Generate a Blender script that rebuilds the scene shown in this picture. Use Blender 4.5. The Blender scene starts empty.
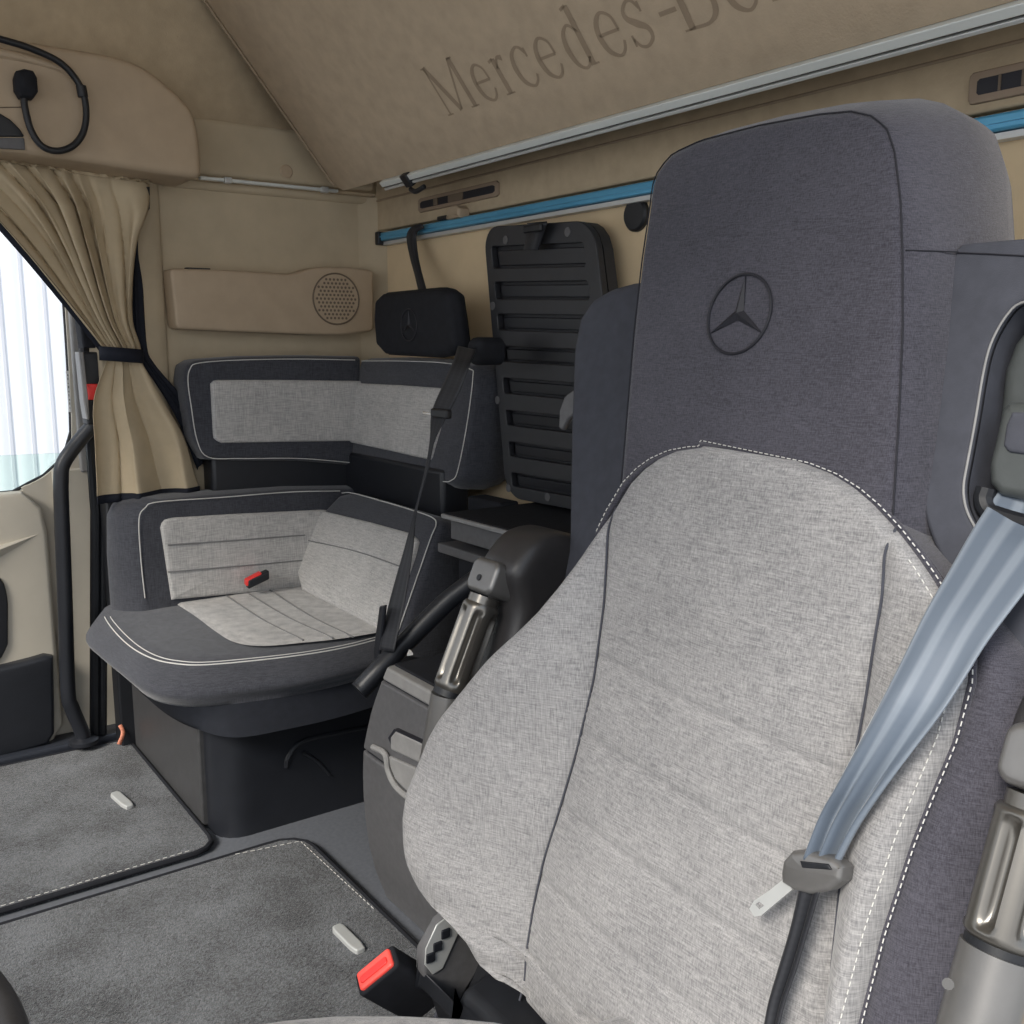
import bpy, bmesh, math, random
from mathutils import Vector as V, Matrix
random.seed(7)
PI = math.pi
# ---------------------------------------------------------------- camera model
FPX = 986.0; TH = math.radians(54.5); PT = math.radians(9.6); CAM = V((0, 0, 1.0))
cr = V((math.cos(TH), math.sin(TH), 0)); chh = V((-math.sin(TH), math.cos(TH), 0)); UZ = V((0, 0, 1))
cf = chh*math.cos(PT) - UZ*math.sin(PT); cu = chh*math.sin(PT) + UZ*math.cos(PT)
def ray(u, v): return cf + cr*((u-512)/FPX) + cu*((512-v)/FPX)
def ax(u, v, i, val):
    d = ray(u, v); return CAM + d*((val-CAM[i])/d[i])
def X(u, v, x): return ax(u, v, 0, x)
def Y(u, v, y): return ax(u, v, 1, y)
def Z(u, v, z): return ax(u, v, 2, z)
def PL(u, v, o, n):
    d = ray(u, v); return CAM + d*((o-CAM).dot(n)/d.dot(n))

scene = bpy.context.scene; COL = scene.collection
# ---------------------------------------------------------------- materials
def newmat(name):
    m = bpy.data.materials.new(name); m.use_nodes = True; nt = m.node_tree
    b = nt.nodes['Principled BSDF']; return m, nt, b
def rgb(c): return (c[0], c[1], c[2], 1)
def coords(nt, scale=(1, 1, 1)):
    tc = nt.nodes.new('ShaderNodeTexCoord'); mp = nt.nodes.new('ShaderNodeMapping')
    mp.inputs['Scale'].default_value = scale
    nt.links.new(tc.outputs['Object'], mp.inputs['Vector']); return mp
def noise(nt, scale, vec_scale=(1, 1, 1), detail=3, rough=.55):
    mp = coords(nt, vec_scale); n = nt.nodes.new('ShaderNodeTexNoise')
    n.inputs['Scale'].default_value = scale; n.inputs['Detail'].default_value = detail
    n.inputs['Roughness'].default_value = rough
    nt.links.new(mp.outputs[0], n.inputs['Vector']); return n.outputs['Fac']
def math_(nt, op, a, b):
    n = nt.nodes.new('ShaderNodeMath'); n.operation = op
    for k, q in enumerate((a, b)):
        if isinstance(q, (int, float)): n.inputs[k].default_value = q
        else: nt.links.new(q, n.inputs[k])
    return n.outputs[0]
def ramp(nt, fac, c1, c2, p1=.3, p2=.7):
    r = nt.nodes.new('ShaderNodeValToRGB'); e = r.color_ramp.elements
    e[0].position = p1; e[1].position = p2; e[0].color = rgb(c1); e[1].color = rgb(c2)
    nt.links.new(fac, r.inputs[0]); return r.outputs[0]
def bump(nt, b, h, strength, dist=.001):
    n = nt.nodes.new('ShaderNodeBump'); n.inputs['Strength'].default_value = strength
    n.inputs['Distance'].default_value = dist
    nt.links.new(h, n.inputs['Height']); nt.links.new(n.outputs[0], b.inputs['Normal'])
def weave(name, c1, c2, fine=1.0, sheen=.25, bstr=.5, rough=.92):
    m, nt, b = newmat(name)
    n1 = noise(nt, 1, (70*fine, 70*fine, 900*fine), 2); n2 = noise(nt, 1, (800*fine, 800*fine, 60*fine), 2)
    n3 = noise(nt, 9, detail=3)
    s = math_(nt, 'ADD', n1, n2); s = math_(nt, 'MULTIPLY', s, .42)
    s = math_(nt, 'ADD', s, math_(nt, 'MULTIPLY', n3, .16))
    nt.links.new(ramp(nt, s, c1, c2, .36, .64), b.inputs['Base Color'])
    b.inputs['Roughness'].default_value = rough
    b.inputs['Sheen Weight'].default_value = sheen; b.inputs['Sheen Roughness'].default_value = .5
    b.inputs['Specular IOR Level'].default_value = .2
    bump(nt, b, s, bstr, .0015); return m
def plain(name, c, rough=.5, metal=0, var=.12, nscale=40, bstr=.15, bscale=500, spec=.5):
    m, nt, b = newmat(name)
    f = noise(nt, nscale, detail=4)
    nt.links.new(ramp(nt, f, [x*(1-var) for x in c], [min(1, x*(1+var)) for x in c]), b.inputs['Base Color'])
    b.inputs['Roughness'].default_value = rough; b.inputs['Metallic'].default_value = metal
    b.inputs['Specular IOR Level'].default_value = spec
    if bstr: bump(nt, b, noise(nt, bscale, detail=2), bstr, .0006)
    return m
M = {}
M['grey_fabric'] = weave('grey_fabric', (.16, .158, .163), (.375, .366, .362), 1.0, .2)
M['grey_fabric_sunlit'] = weave('grey_fabric_sunlit', (.31, .303, .298), (.58, .563, .54), .6, .2)  # passenger seat copy of the grey fabric, sunlight painted in as lighter tone
M['dark_fabric'] = weave('dark_fabric', (.03, .029, .038), (.088, .085, .105), 1.6, .25)
M['dark_fabric_far'] = weave('dark_fabric_far', (.032, .034, .042), (.072, .074, .087), .8, .25)
M['wing_fabric'] = plain('wing_fabric', (.062, .065, .08), .85, 0, .1, 60, .3, 900, .3)
M['leather'] = plain('leather', (.035, .033, .034), .42, 0, .15, 30, .3, 260)
M['black'] = plain('black', (.008, .009, .012), .5, 0, .15, 30, .15)
M['black_soft'] = plain('black_soft', (.011, .012, .016), .8, 0, .2, 50, .3, spec=.3)
M['dark_plastic'] = plain('dark_plastic', (.013, .0145, .019), .42, 0, .12, 20, .2)
M['grey_plastic'] = plain('grey_plastic', (.10, .099, .103), .5, 0, .12, 90, .25)
M['kick'] = plain('kick', (.05, .05, .052), .4, 0, .12, 60, .2)
M['seam_dark'] = plain('seam_dark', (.018, .018, .024), .9, 0, .05, 20, 0)
M['board'] = plain('board', (.022, .023, .027), .5, 0, .12, 30, .2)
M['vent_frame'] = plain('vent_frame', (.27, .20, .14), .6, 0, .05, 20, 0)
M['skirt'] = plain('skirt', (.015, .017, .023), .85, 0, .12, 60, .4, 500, .2)
M['pale_plastic'] = plain('pale_plastic', (.26, .255, .25), .45, 0, .08, 60, .15)
M['guide_plastic'] = plain('guide_plastic', (.06, .066, .065), .4, 0, .08, 60, .15)
M['pale_strip'] = plain('pale_strip', (.5, .5, .46), .55, 0, .05, 20, 0)
M['bronze_metal'] = plain('bronze_metal', (.17, .16, .145), .3, .8, .05, 30, 0)
M['dark_metal'] = plain('dark_metal', (.19, .185, .18), .38, .6, .08, 30, .05)
M['silver'] = plain('silver', (.55, .56, .55), .4, .4, .04, 30, 0)
M['white_metal'] = plain('white_metal', (.68, .71, .69), .45, .25, .04, 10, 0)
M['chrome'] = plain('chrome', (.7, .69, .66), .2, 1, .02, 10, 0)
M['beige_wall'] = plain('beige_wall', (.47, .39, .275), .85, 0, .06, 14, .5, 350, .25)
M['beige_rear'] = plain('beige_rear', (.64, .50, .32), .9, 0, .06, 8, .5, 300, .2)
M['beige_head'] = plain('beige_head', (.45, .36, .245), .95, 0, .08, 25, .6, 300, .15)
M['bunk_cloth'] = plain('bunk_cloth', (.47, .375, .27), .95, 0, .07, 30, .7, 280, .15)
M['letter_cloth'] = plain('letter_cloth', (.31, .24, .17), .95, 0, .07, 30, .3, 280, .15)
M['beige_plastic'] = plain('beige_plastic', (.42, .325, .225), .6, 0, .05, 20, .25, 500, .4)
M['door_beige'] = plain('door_beige', (.50, .46, .385), .6, 0, .04, 10, .2, 500, .4)
M['grille'] = plain('grille', (.15, .112, .078), .7, 0, .05, 20, .0)
M['curtain'] = plain('curtain', (.50, .41, .28), .85, 0, .06, 20, .4, 700, .25)
M['curtain_lining'] = plain('curtain_lining', (.014, .016, .024), .8, 0, .1, 20, .3, 700, .2)
M['thread'] = plain('thread', (.62, .61, .58), .8, 0, .05, 20, 0)
M['red'] = plain('red', (.75, .035, .03), .4, 0, .05, 20, 0)
M['red_lit'] = plain('red_lit', (.95, .09, .07), .45, 0, .08, 50, 0)
M['orange_tag'] = plain('orange_tag', (.55, .2, .12), .6, 0, .3, 200, 0)
M['rubber'] = plain('rubber', (.11, .118, .135), .65, 0, .12, 120, .5, 700)
M['sill'] = plain('sill', (.03, .034, .045), .4, .2, .1, 10, .2)
M['emblem'] = plain('emblem', (.012, .012, .018), .6, 0, .05, 20, 0)
M['white_panel'] = plain('white_panel', (.80, .82, .86), .7, 0, .03, 2, 0)
M['white_groove'] = plain('white_groove', (.58, .60, .65), .7, 0, .03, 2, 0)
M['ground'] = plain('ground', (.30, .30, .29), .9, 0, .15, 3, .3, 60)
M['sticker'] = plain('sticker', (.75, .75, .74), .5, 0, .02, 5, 0)
M['door_trim'] = plain('door_trim', (.16, .155, .15), .55, 0, .06, 20, .2)
def carpet(name, c1, c2):
    m, nt, b = newmat(name)
    f = math_(nt, 'ADD', math_(nt, 'MULTIPLY', noise(nt, 170, detail=4, rough=.85), .60), math_(nt, 'MULTIPLY', noise(nt, 7, detail=5), .40))
    nt.links.new(ramp(nt, f, c1, c2, .42, .60), b.inputs['Base Color'])
    b.inputs['Roughness'].default_value = 1; b.inputs['Sheen Weight'].default_value = .3
    b.inputs['Specular IOR Level'].default_value = .1
    bump(nt, b, noise(nt, 220, detail=3, rough=.8), 1.0, .006); return m
M['carpet'] = carpet('carpet', (.006, .008, .012), (.125, .135, .15))
M['seam_grey'] = plain('seam_grey', (.2, .2, .2), .9, 0, .05, 20, 0)
def blue():
    m, nt, b = newmat('blue_rail'); b.inputs['Base Color'].default_value = (.07, .30, .50, 1)
    nt.links.new(ramp(nt, noise(nt, 4), (.09, .33, .53), (.12, .40, .61)), b.inputs['Base Color'])
    b.inputs['Roughness'].default_value = .3; b.inputs['Metallic'].default_value = .3; return m
M['blue'] = blue()
def glass():
    m, nt, b = newmat('tinted_glass'); b.inputs['Base Color'].default_value = (.72, .9, .82, 1)
    b.inputs['Roughness'].default_value = 0; b.inputs['IOR'].default_value = 1.45
    b.inputs['Transmission Weight'].default_value = 1
    f = noise(nt, 2); nt.links.new(ramp(nt, f, (.80, .93, .87), (.82, .95, .89)), b.inputs['Base Color']); return m
M['glass'] = glass()
def belt(name, c1, c2, rough=.45):
    m, nt, b = newmat(name)
    uv = nt.nodes.new('ShaderNodeTexCoord'); sp = nt.nodes.new('ShaderNodeSeparateXYZ')
    nt.links.new(uv.outputs['UV'], sp.inputs[0])
    w = math_(nt, 'ABSOLUTE', math_(nt, 'SINE', math_(nt, 'MULTIPLY', sp.outputs[0], PI*3), 0), 0)
    nt.links.new(ramp(nt, w, c1, c2, .35, .8), b.inputs['Base Color'])
    rb = math_(nt, 'SINE', math_(nt, 'MULTIPLY', sp.outputs[1], 900), 0)
    bump(nt, b, rb, .05 if name == 'belt' else .15, .0004)
    b.inputs['Roughness'].default_value = rough; b.inputs['Sheen Weight'].default_value = .4 if name == 'belt' else .05
    b.inputs['Sheen Roughness'].default_value = .3; return m
M['belt'] = belt('belt', (.175, .205, .245), (.10, .125, .162), .6)  # reflection on a dark belt, painted in as a grey-blue tone
M['belt_dark'] = belt('belt_dark', (.02, .021, .026), (.012, .013, .017), .6)

# ---------------------------------------------------------------- mesh helpers
def wloc(o):
    p = V((0, 0, 0))
    while o: p += o.location; o = o.parent
    return p
class MB:
    def __init__(s): s.v = []; s.f = []; s.uv = {}
    def add(s, vs, fs):
        b = len(s.v); s.v += [V(p) for p in vs]; s.f += [tuple(b+i for i in f) for f in fs]; return b
    def grid(s, rows, closed=False, cap0=False, cap1=False, uv=False):
        n = len(rows[0]); b = len(s.v)
        for r in rows: s.v += [V(p) for p in r]
        for i in range(len(rows)-1):
            for j in range(n if closed else n-1):
                k = (j+1) % n
                s.f.append((b+i*n+j, b+i*n+k, b+(i+1)*n+k, b+(i+1)*n+j))
        if uv:
            acc = 0
            for i, r in enumerate(rows):
                if i: acc += (V(r[n//2])-V(rows[i-1][n//2])).length
                for j in range(n): s.uv[b+i*n+j] = (j/(n-1), acc)
        if cap0: s.f.append(tuple(b+j for j in range(n))[::-1])
        if cap1: s.f.append(tuple(b+(len(rows)-1)*n+j for j in range(n)))
        return s
    def box(s, a, b):
        x0, y0, z0 = a; x1, y1, z1 = b
        return s.hexa([(x0,y0,z0),(x1,y0,z0),(x1,y1,z0),(x0,y1,z0)], [(x0,y0,z1),(x1,y0,z1),(x1,y1,z1),(x0,y1,z1)])
    def hexa(s, A, B):
        s.add(list(A)+list(B), [(3,2,1,0),(4,5,6,7),(0,1,5,4),(1,2,6,5),(2,3,7,6),(3,0,4,7)]); return s
    def prism(s, pts, off):
        n = len(pts); off = V(off); P = [V(p) for p in pts]
        s.add(P+[p+off for p in P], [tuple(range(n))[::-1], tuple(range(n, 2*n))] + [(i, (i+1) % n, n+(i+1) % n, n+i) for i in range(n)]); return s
    def tube(s, pts, r, seg=10, smooth=6, closed=False, flat=None, caps=True):
        P = spline(pts, smooth, closed) if smooth else [V(p) for p in pts]
        n = len(P); rows = []; up = None
        for i, p in enumerate(P):
            t = (P[(i+1) % n if closed else min(i+1, n-1)] - P[(i-1) if closed else max(i-1, 0)]).normalized()
            if up is None:
                a = V((0,0,1)) if abs(t.z) < .9 else V((1,0,0)); up = t.cross(a).normalized()
            up = (up - t*up.dot(t)).normalized(); w = t.cross(up)
            rr = r[0]+(r[1]-r[0])*i/(n-1) if isinstance(r, tuple) else r
            rows.append([p + up*math.cos(2*PI*k/seg)*rr + w*math.sin(2*PI*k/seg)*rr for k in range(seg)])
        if closed: rows.append(rows[0])
        s.grid(rows, True, caps and not closed, caps and not closed); return s
    def disc(s, c, n, r, h, seg=20, r2=None):
        n = V(n).normalized(); a = n.cross(V((0,0,1)) if abs(n.z) < .9 else V((1,0,0))).normalized(); b = n.cross(a)
        c = V(c); r2 = r if r2 is None else r2
        ring = lambda R, k: [c+n*k+a*math.cos(2*PI*i/seg)*R+b*math.sin(2*PI*i/seg)*R for i in range(seg)]
        s.grid([ring(r, 0), ring(r, h*.6), ring(r2, h)], True, True, True); return s
    def build(s, name, mat, parent=None, angle=35, bevel=0, seg=3, solid=0, sub=0):
        me = bpy.data.meshes.new(name); off = wloc(parent)
        me.from_pydata([p-off for p in s.v], [], s.f)
        bm = bmesh.new(); bm.from_mesh(me)
        if s.uv:
            bm.verts.ensure_lookup_table(); L = bm.loops.layers.uv.new('UVMap')
            for f in bm.faces:
                for l in f.loops: l[L].uv = s.uv.get(l.vert.index, (0, 0))
        else: bmesh.ops.remove_doubles(bm, verts=bm.verts, dist=1e-6)
        bmesh.ops.recalc_face_normals(bm, faces=bm.faces); bm.to_mesh(me); bm.free()
        me.polygons.foreach_set('use_smooth', [True]*len(me.polygons))
        me.set_sharp_from_angle(angle=math.radians(angle)); me.update()
        o = bpy.data.objects.new(name, me); COL.objects.link(o); o.parent = parent
        me.materials.append(M[mat] if isinstance(mat, str) else mat)
        if solid:
            q = o.modifiers.new('solid', 'SOLIDIFY'); q.thickness = solid; q.offset = 0
        if bevel:
            q = o.modifiers.new('bevel', 'BEVEL'); q.width = bevel; q.segments = seg; q.limit_method = 'ANGLE'; q.angle_limit = math.radians(40)
            q.harden_normals = False
        if sub:
            q = o.modifiers.new('sub', 'SUBSURF'); q.levels = sub; q.render_levels = sub
        return o
def spline(pts, k=6, closed=False):
    P = [V(p) for p in pts]; n = len(P); out = []
    if n < 3 and not closed: return P
    for i in range(n if closed else n-1):
        p0 = P[(i-1) % n] if closed or i > 0 else P[0]*2-P[1]
        p1 = P[i]; p2 = P[(i+1) % n]; p3 = P[(i+2) % n] if closed or i+2 < n else P[n-1]*2-P[n-2]
        for j in range(k):
            t = j/k
            out.append(.5*((2*p1)+(p2-p0)*t+(2*p0-5*p1+4*p2-p3)*t*t+(3*p1-p0-3*p2+p3)*t**3))
    if not closed: out.append(P[-1])
    return out
def resample(P, n, closed=False):
    P = [V(p) for p in P]
    if closed: P = P+[P[0]]
    L = [0]
    for a, b in zip(P, P[1:]): L.append(L[-1]+(b-a).length)
    out = []; m = n if closed else n-1; k = 0
    for i in range(n):
        d = L[-1]*i/m
        while k < len(L)-2 and L[k+1] < d: k += 1
        q = (d-L[k])/max(L[k+1]-L[k], 1e-9); out.append(P[k].lerp(P[k+1], min(1, q)))
    return out
def offset2(P, d):
    """inset a closed 2-D outline (list of (a,b)) by d"""
    n = len(P); A = sum(P[i][0]*P[(i+1) % n][1]-P[(i+1) % n][0]*P[i][1] for i in range(n)); sg = 1 if A > 0 else -1
    out = []
    for i in range(n):
        a, b, c = P[i-1], P[i], P[(i+1) % n]
        tx, ty = c[0]-a[0], c[1]-a[1]; l = math.hypot(tx, ty) or 1
        out.append((b[0]-sg*ty/l*d, b[1]+sg*tx/l*d))
    return out
def cushion(mb, out2, fr, prof, crown=0.0, back=True, n=64, dense=5):
    """soft block: closed outline (a,b) in frame fr(a,b,h); prof = list of (inset,h) from back to front; front centre raised by crown"""
    P = [(p.x, p.y) for p in resample([V((a, b, 0)) for a, b in out2], n, True)]
    rows = [[fr(a, b, h) for a, b in offset2(P, ins)] for ins, h in prof]
    ins, h = prof[-1]; Q = offset2(P, ins); cx = sum(q[0] for q in Q)/n; cy = sum(q[1] for q in Q)/n
    for k in range(1, dense+1):
        f = 1-k/(dense+.3); rows.append([fr(cx+(a-cx)*f, cy+(b-cy)*f, h+crown*(1-f*f)) for a, b in Q])
    mb.grid(rows, True, back, True); return mb
def rrect(a0, b0, a1, b1, r, k=5):
    r = min(r, abs(a1-a0)/2.01, abs(b1-b0)/2.01); o = []
    for cx, cy, s in ((a1-r, b1-r, 0), (a0+r, b1-r, 1), (a0+r, b0+r, 2), (a1-r, b0+r, 3)):
        for i in range(k+1):
            t = PI/2*(s+i/k); o.append((cx+r*math.cos(t), cy+r*math.sin(t)))
    return o
def rnd(P, r, k=4):
    out = []; n = len(P)
    for i in range(n):
        a, b, c = V((*P[i-1], 0)), V((*P[i], 0)), V((*P[(i+1) % n], 0))
        d1 = a-b; d2 = c-b; e1 = min(r, d1.length*.45); e2 = min(r, d2.length*.45)
        p = b+d1.normalized()*e1; q = b+d2.normalized()*e2
        for j in range(k+1):
            t = j/k; w = p*(1-t)**2+b*2*t*(1-t)+q*t*t; out.append((w.x, w.y))
    return out
def round_prof(h0, h1, r, k=4):
    """side then rounded front edge of radius r"""
    return [(0, h0)] + [(r*(1-math.cos(PI/2*i/k)), h1-r+r*math.sin(PI/2*i/k)) for i in range(k+1)]
def holed(name, outer, holes, off, mat, parent=None, bevel=0):
    """flat plate with holes, given by 3-D outlines, thickened by vector off"""
    bm = bmesh.new(); off = V(off); base = wloc(parent); es = []
    for L in [outer]+holes:
        vs = [bm.verts.new(V(p)-base) for p in L]
        es += [bm.edges.new((vs[i], vs[(i+1) % len(vs)])) for i in range(len(vs))]
    r = bmesh.ops.triangle_fill(bm, edges=es, use_beauty=True, use_dissolve=False)
    fs = [g for g in r['geom'] if isinstance(g, bmesh.types.BMFace)]
    e = bmesh.ops.extrude_face_region(bm, geom=fs)
    bmesh.ops.translate(bm, verts=[g for g in e['geom'] if isinstance(g, bmesh.types.BMVert)], vec=off)
    bmesh.ops.recalc_face_normals(bm, faces=bm.faces)
    me = bpy.data.meshes.new(name); bm.to_mesh(me); bm.free()
    me.polygons.foreach_set('use_smooth', [True]*len(me.polygons)); me.set_sharp_from_angle(angle=math.radians(35))
    o = bpy.data.objects.new(name, me); COL.objects.link(o); o.parent = parent; me.materials.append(M[mat])
    if bevel:
        q = o.modifiers.new('bevel', 'BEVEL'); q.width = bevel; q.segments = 3; q.limit_method = 'ANGLE'; q.angle_limit = math.radians(50)
    return o
def ribbon(mb, left, right, th=.0016, n=60, cols=9, lift=None):
    L = resample(spline(left, 8), n); R_ = resample(spline(right, 8), n); rows = []
    for i in range(n):
        row = []
        for j in range(cols):
            p = L[i].lerp(R_[i], j/(cols-1))
            if lift: p = p+lift(i/(n-1), j/(cols-1))
            row.append(p)
        rows.append(row)
    mb.grid(rows, uv=True); return mb
def dashes(mb, path, dash=.0042, gap=.0022, r=.0007):
    P = path; L = 0
    for a, b in zip(P, P[1:]): L += (b-a).length
    n = max(2, int(L/(dash+gap))); Q = resample(P, n*2)
    for i in range(n):
        a, b = Q[2*i], Q[min(2*i+1, len(Q)-1)]; b = a.lerp(b, 1.15)
        mb.tube([a, b], r, 5, 0)
    return mb
def root(name, loc, label, cat, group=None):
    o = bpy.data.objects.new(name, None); COL.objects.link(o); o.location = loc; o.empty_display_size = .05
    return tag(o, label, cat, group)
def tag(o, label=None, cat=None, group=None, kind=None):
    if label: o['label'] = label
    if cat: o['category'] = cat
    if group: o['group'] = group
    if kind: o['kind'] = kind
    return o
def struct(o): o['kind'] = 'structure'; return o
def interp(tab, t):
    tab = sorted(tab)
    if t <= tab[0][0]: return tab[0][1]
    for (a, x), (b, y) in zip(tab, tab[1:]):
        if t <= b: return x+(y-x)*(t-a)/max(b-a, 1e-9)
    return tab[-1][1]
def sm(a, b, x):
    t = max(0, min(1, (x-a)/(b-a))); return t*t*(3-2*t)
def star(mb, c, S, T, N, r, w=.0016):
    """three-pointed star in a ring, embossed"""
    ring = [c+S*math.cos(2*PI*k/40)*r+T*math.sin(2*PI*k/40)*r+N*.0005 for k in range(40)]
    mb.tube(ring, w, 8, 0, True)
    for k in range(3):
        a = PI/2+k*2*PI/3; d = S*math.cos(a)+T*math.sin(a); q = S*math.cos(a+PI/2)+T*math.sin(a+PI/2)
        tip = c+d*r*.95; b0 = c+(d*math.cos(PI/3)+q*math.sin(PI/3))*r*.16; b1 = c+(d*math.cos(PI/3)-q*math.sin(PI/3))*r*.16
        top = c+N*.004
        mb.add([tip+N*.0008, b0, top, b1, c-N*.001, tip-N*.001], [(0, 1, 2), (0, 2, 3), (1, 4, 2), (3, 2, 4), (0, 5, 1), (0, 3, 5)])
    return mb

# ================================================================ SETTING
XW = -2.47; YR = 1.31; XD = -2.6
floor = struct(MB().box((-2.62, -1.0, -.06), (.02, YR+.05, 0)).build('floor', 'rubber'))
# rear wall: lower pale panel and upper headliner
struct(MB().box((-2.6, YR, 0), (.05, YR+.06, 1.30)).build('wall_rear', 'beige_rear'))
zc = (Y(362, 201, YR-.012).z+Y(700, 127, YR-.012).z)/2
struct(MB().tube([(-2.45, YR-.012, zc), (0, YR-.012, zc)], .0028, 6, 0).build('trim_12', 'letter_cloth'))
print('zc', zc)
struct(MB().box((-2.6, YR-.012, 1.302), (.05, YR+.06, 1.62)).build('wall_rear_upper', 'beige_head', bevel=.004))
struct(MB().box((-2.6, YR-.03, 1.625), (.05, YR+.06, 2.08)).build('wall_rear_header', 'beige_head', bevel=.006))
hp_ = MB().box((-2.47, .78, 1.404), (-2.437, YR-.02, 1.535)).build('trim_13', 'beige_wall', bevel=.012, seg=4); struct(hp_)
# passenger side wall (behind the door): recessed field, raised pillar, upper headliner
pz = [X(160, 230, -2.44).y, X(168, 230, -2.44).y]
struct(MB().box((-2.60, .72, 0), (XW, YR+.02, 1.40)).build('wall_left', 'beige_wall', bevel=.004))
pil = MB().prism([(XW-.03, .555, 0), (XW+.03, .565, 0), (XW+.03, .70, 0), (XW+.012, .728, 0), (XW-.03, .735, 0)], (0, 0, .70))
for i_ in range(len(pil.v)): pil.v[i_].z += .70
struct(pil.build('trim_1', 'beige_wall', bevel=.008, seg=4))
struct(MB().box((XW-.05, .56, 0), (XW+.012, .73, .70)).build('trim_11', 'black', bevel=.006))
# rounded recess top and corner fillets
rc = MB().tube([(XW-.004, .74, 1.385), (XW-.004, YR-.03, 1.385)], .014, 12, 0)
struct(rc.build('trim_2', 'beige_wall'))
cor = MB(); rows = []
for z in [0, .7, 1.0, 1.25, 1.33, 1.37, 1.39]:
    k = .075
    rows.append([V((XW-.002+k*(1-math.sin(a)), YR+.002-k*(1-math.cos(a)), z)) for a in [PI/2*i/8 for i in range(9)]])
cor.grid(rows); struct(cor.build('trim_3', 'beige_wall'))
# headliner above: leaning inward to the roof with a soft curve
rows = []
for x, z in [(-2.452, 1.40), (-2.45, 1.50), (-2.44, 1.62), (-2.40, 1.76), (-2.33, 1.90), (-2.22, 2.01), (-2.08, 2.06)]:
    rows.append([V((x, y, z)) for y in (-1.0, -.5, 0, .4, .8, YR+.02)])
hl = MB().grid(rows).build('wall_left_upper', 'beige_head', angle=80, solid=.01); struct(hl)
struct(MB().box((-2.6, .72, 1.392), (-2.452, YR+.02, 1.402)).build('trim_4', 'beige_head', bevel=.002))
struct(MB().box((-2.3, -1.0, 2.05), (.05, YR+.06, 2.10)).build('ceiling', 'beige_head'))
# dashboard bulkhead and windscreen header in front (behind the camera)
struct(MB().box((-2.6, -1.06, 0), (.02, -1.0, .70)).build('wall_front', 'dark_plastic'))
struct(MB().box((-2.6, -1.06, 1.80), (.02, -1.0, 2.08)).build('wall_front_upper', 'beige_head'))

# passenger door
door = root('door_1', (XD, 0, 0), None, None); struct(door)
def dx(u, v): return X(u, v, XD)
win = [(.30, .65), (.41, .665), (.475, .70), (.515, .755), (.528, .83), (.53, 1.25), (.50, 1.36), (.42, 1.40), (-.6, 1.40), (-.68, 1.32), (-.7, .78), (-.66, .70), (-.58, .66)]
winp = spline([V((XD, y, z)) for y, z in win], 6, True)
outer = [V((XD, y, z)) for y, z in [(.595, -.02), (.595, 1.5), (-1.0, 1.5), (-1.0, -.02)]]
holed('door_panel', outer, [winp], (-.018, 0, 0), 'door_beige', door, .004)
# raised lower door card with armrest contour
e = X(53, 600, XD+.03).y
card = [(e-.05, .655), (e-.012, .63), (e, .55), (e, .04), (e-.03, .015), (-.9, .015), (-.9, .655)]
cushion(mb := MB(), card, lambda a, b, h: V((XD+h, a, b)), round_prof(0, .035, .012)); mb.build('door_card', 'door_beige', door)
# black lower pocket
p = [X(0, 665, XD+.04), X(40, 655, XD+.04), X(52, 650, XD+.04), X(53, 700, XD+.04), X(53, 735, XD+.04), X(46, 742, XD+.04), X(0, 755, XD+.04)]
poly = [(q.y, q.z) for q in p]+[(-.8, poly_z) for poly_z in (p[-1].z, p[0].z+.02)]
cushion(mb := MB(), poly, lambda a, b, h: V((XD+.033+h, a, b)), round_prof(0, .03, .01), n=90); mb.build('door_pocket', 'dark_plastic', door)
p = [X(0, 578, XD+.04), X(5, 585, XD+.04), X(8, 600, XD+.04), X(8, 645, XD+.04), X(0, 661, XD+.04)]
cushion(mb := MB(), [(q.y, q.z) for q in p]+[(-.1, p[-1].z-.05), (-.1, p[0].z+.01)], lambda a, b, h: V((XD+.034+h, a, b)), round_prof(0, .008, .004), n=80); mb.build('pull_handle', 'black', door)
# ledge added to shape the diagonal shadow across the door card
a0, a1 = X(-60, 575, XD+.035), X(38, 535, XD+.035)
MB().hexa([a0+V((-.005, 0, -.05)), a1+V((-.005, 0, -.004)), a1+V((-.005, 0, .0)), a0+V((-.005, 0, .03))],
          [a0+V((.03, 0, .01)), a1+V((.0, 0, .0)), a1+V((0, 0, .003)), a0+V((.02, 0, .03))]).build('shadow_ledge', 'door_beige', door, bevel=.003)
# window surround on the door
w1 = root('window_1', (XD, 0, 0), None, None); struct(w1)
MB().tube([q+V((-.012, 0, 0)) for q in resample(winp, 90, True)], .0045, 8, 0, True).build('window_seal', 'black', w1)
zt = X(30, 455, XD-.03).z
pane = [V((XD-.028, y, z)) for y, z in [(.57, .60), (.57, zt), (-.8, zt+.02), (-.8, .60)]]
MB().prism(pane, (-.005, 0, 0)).build('window_pane', 'glass', w1)
# grey upright between glass and pillar, with its sticker
a, b_ = X(64, 300, XD+.012), X(80, 300, XD+.012)
zt0, zb0 = 1.2, .69
MB().box((XD, a.y+.008, zb0), (XD+.02, b_.y+.01, 1.42)).build('window_trim', 'pale_plastic', w1, bevel=.006)
a, b_ = X(66, 371, XD+.024), X(72, 412, XD+.024)
stk = MB().box((XD+.018, a.y, b_.z), (XD+.022, b_.y, a.z)).build('sticker', 'sticker', None, bevel=.001)
tag(stk, 'narrow white printed sticker upright on the grey window surround', 'sticker')
mb = MB()
for k in range(9):
    z = b_.z+(a.z-b_.z)*(.08+.1*k); mb.box((XD+.0218, a.y+(b_.y-a.y)*.35, z), (XD+.0224, a.y+(b_.y-a.y)*(.55+.15*(k % 3)/2), z+.0035+.002*(k % 2)))
mb.build('print', 'door_trim', stk)
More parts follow.
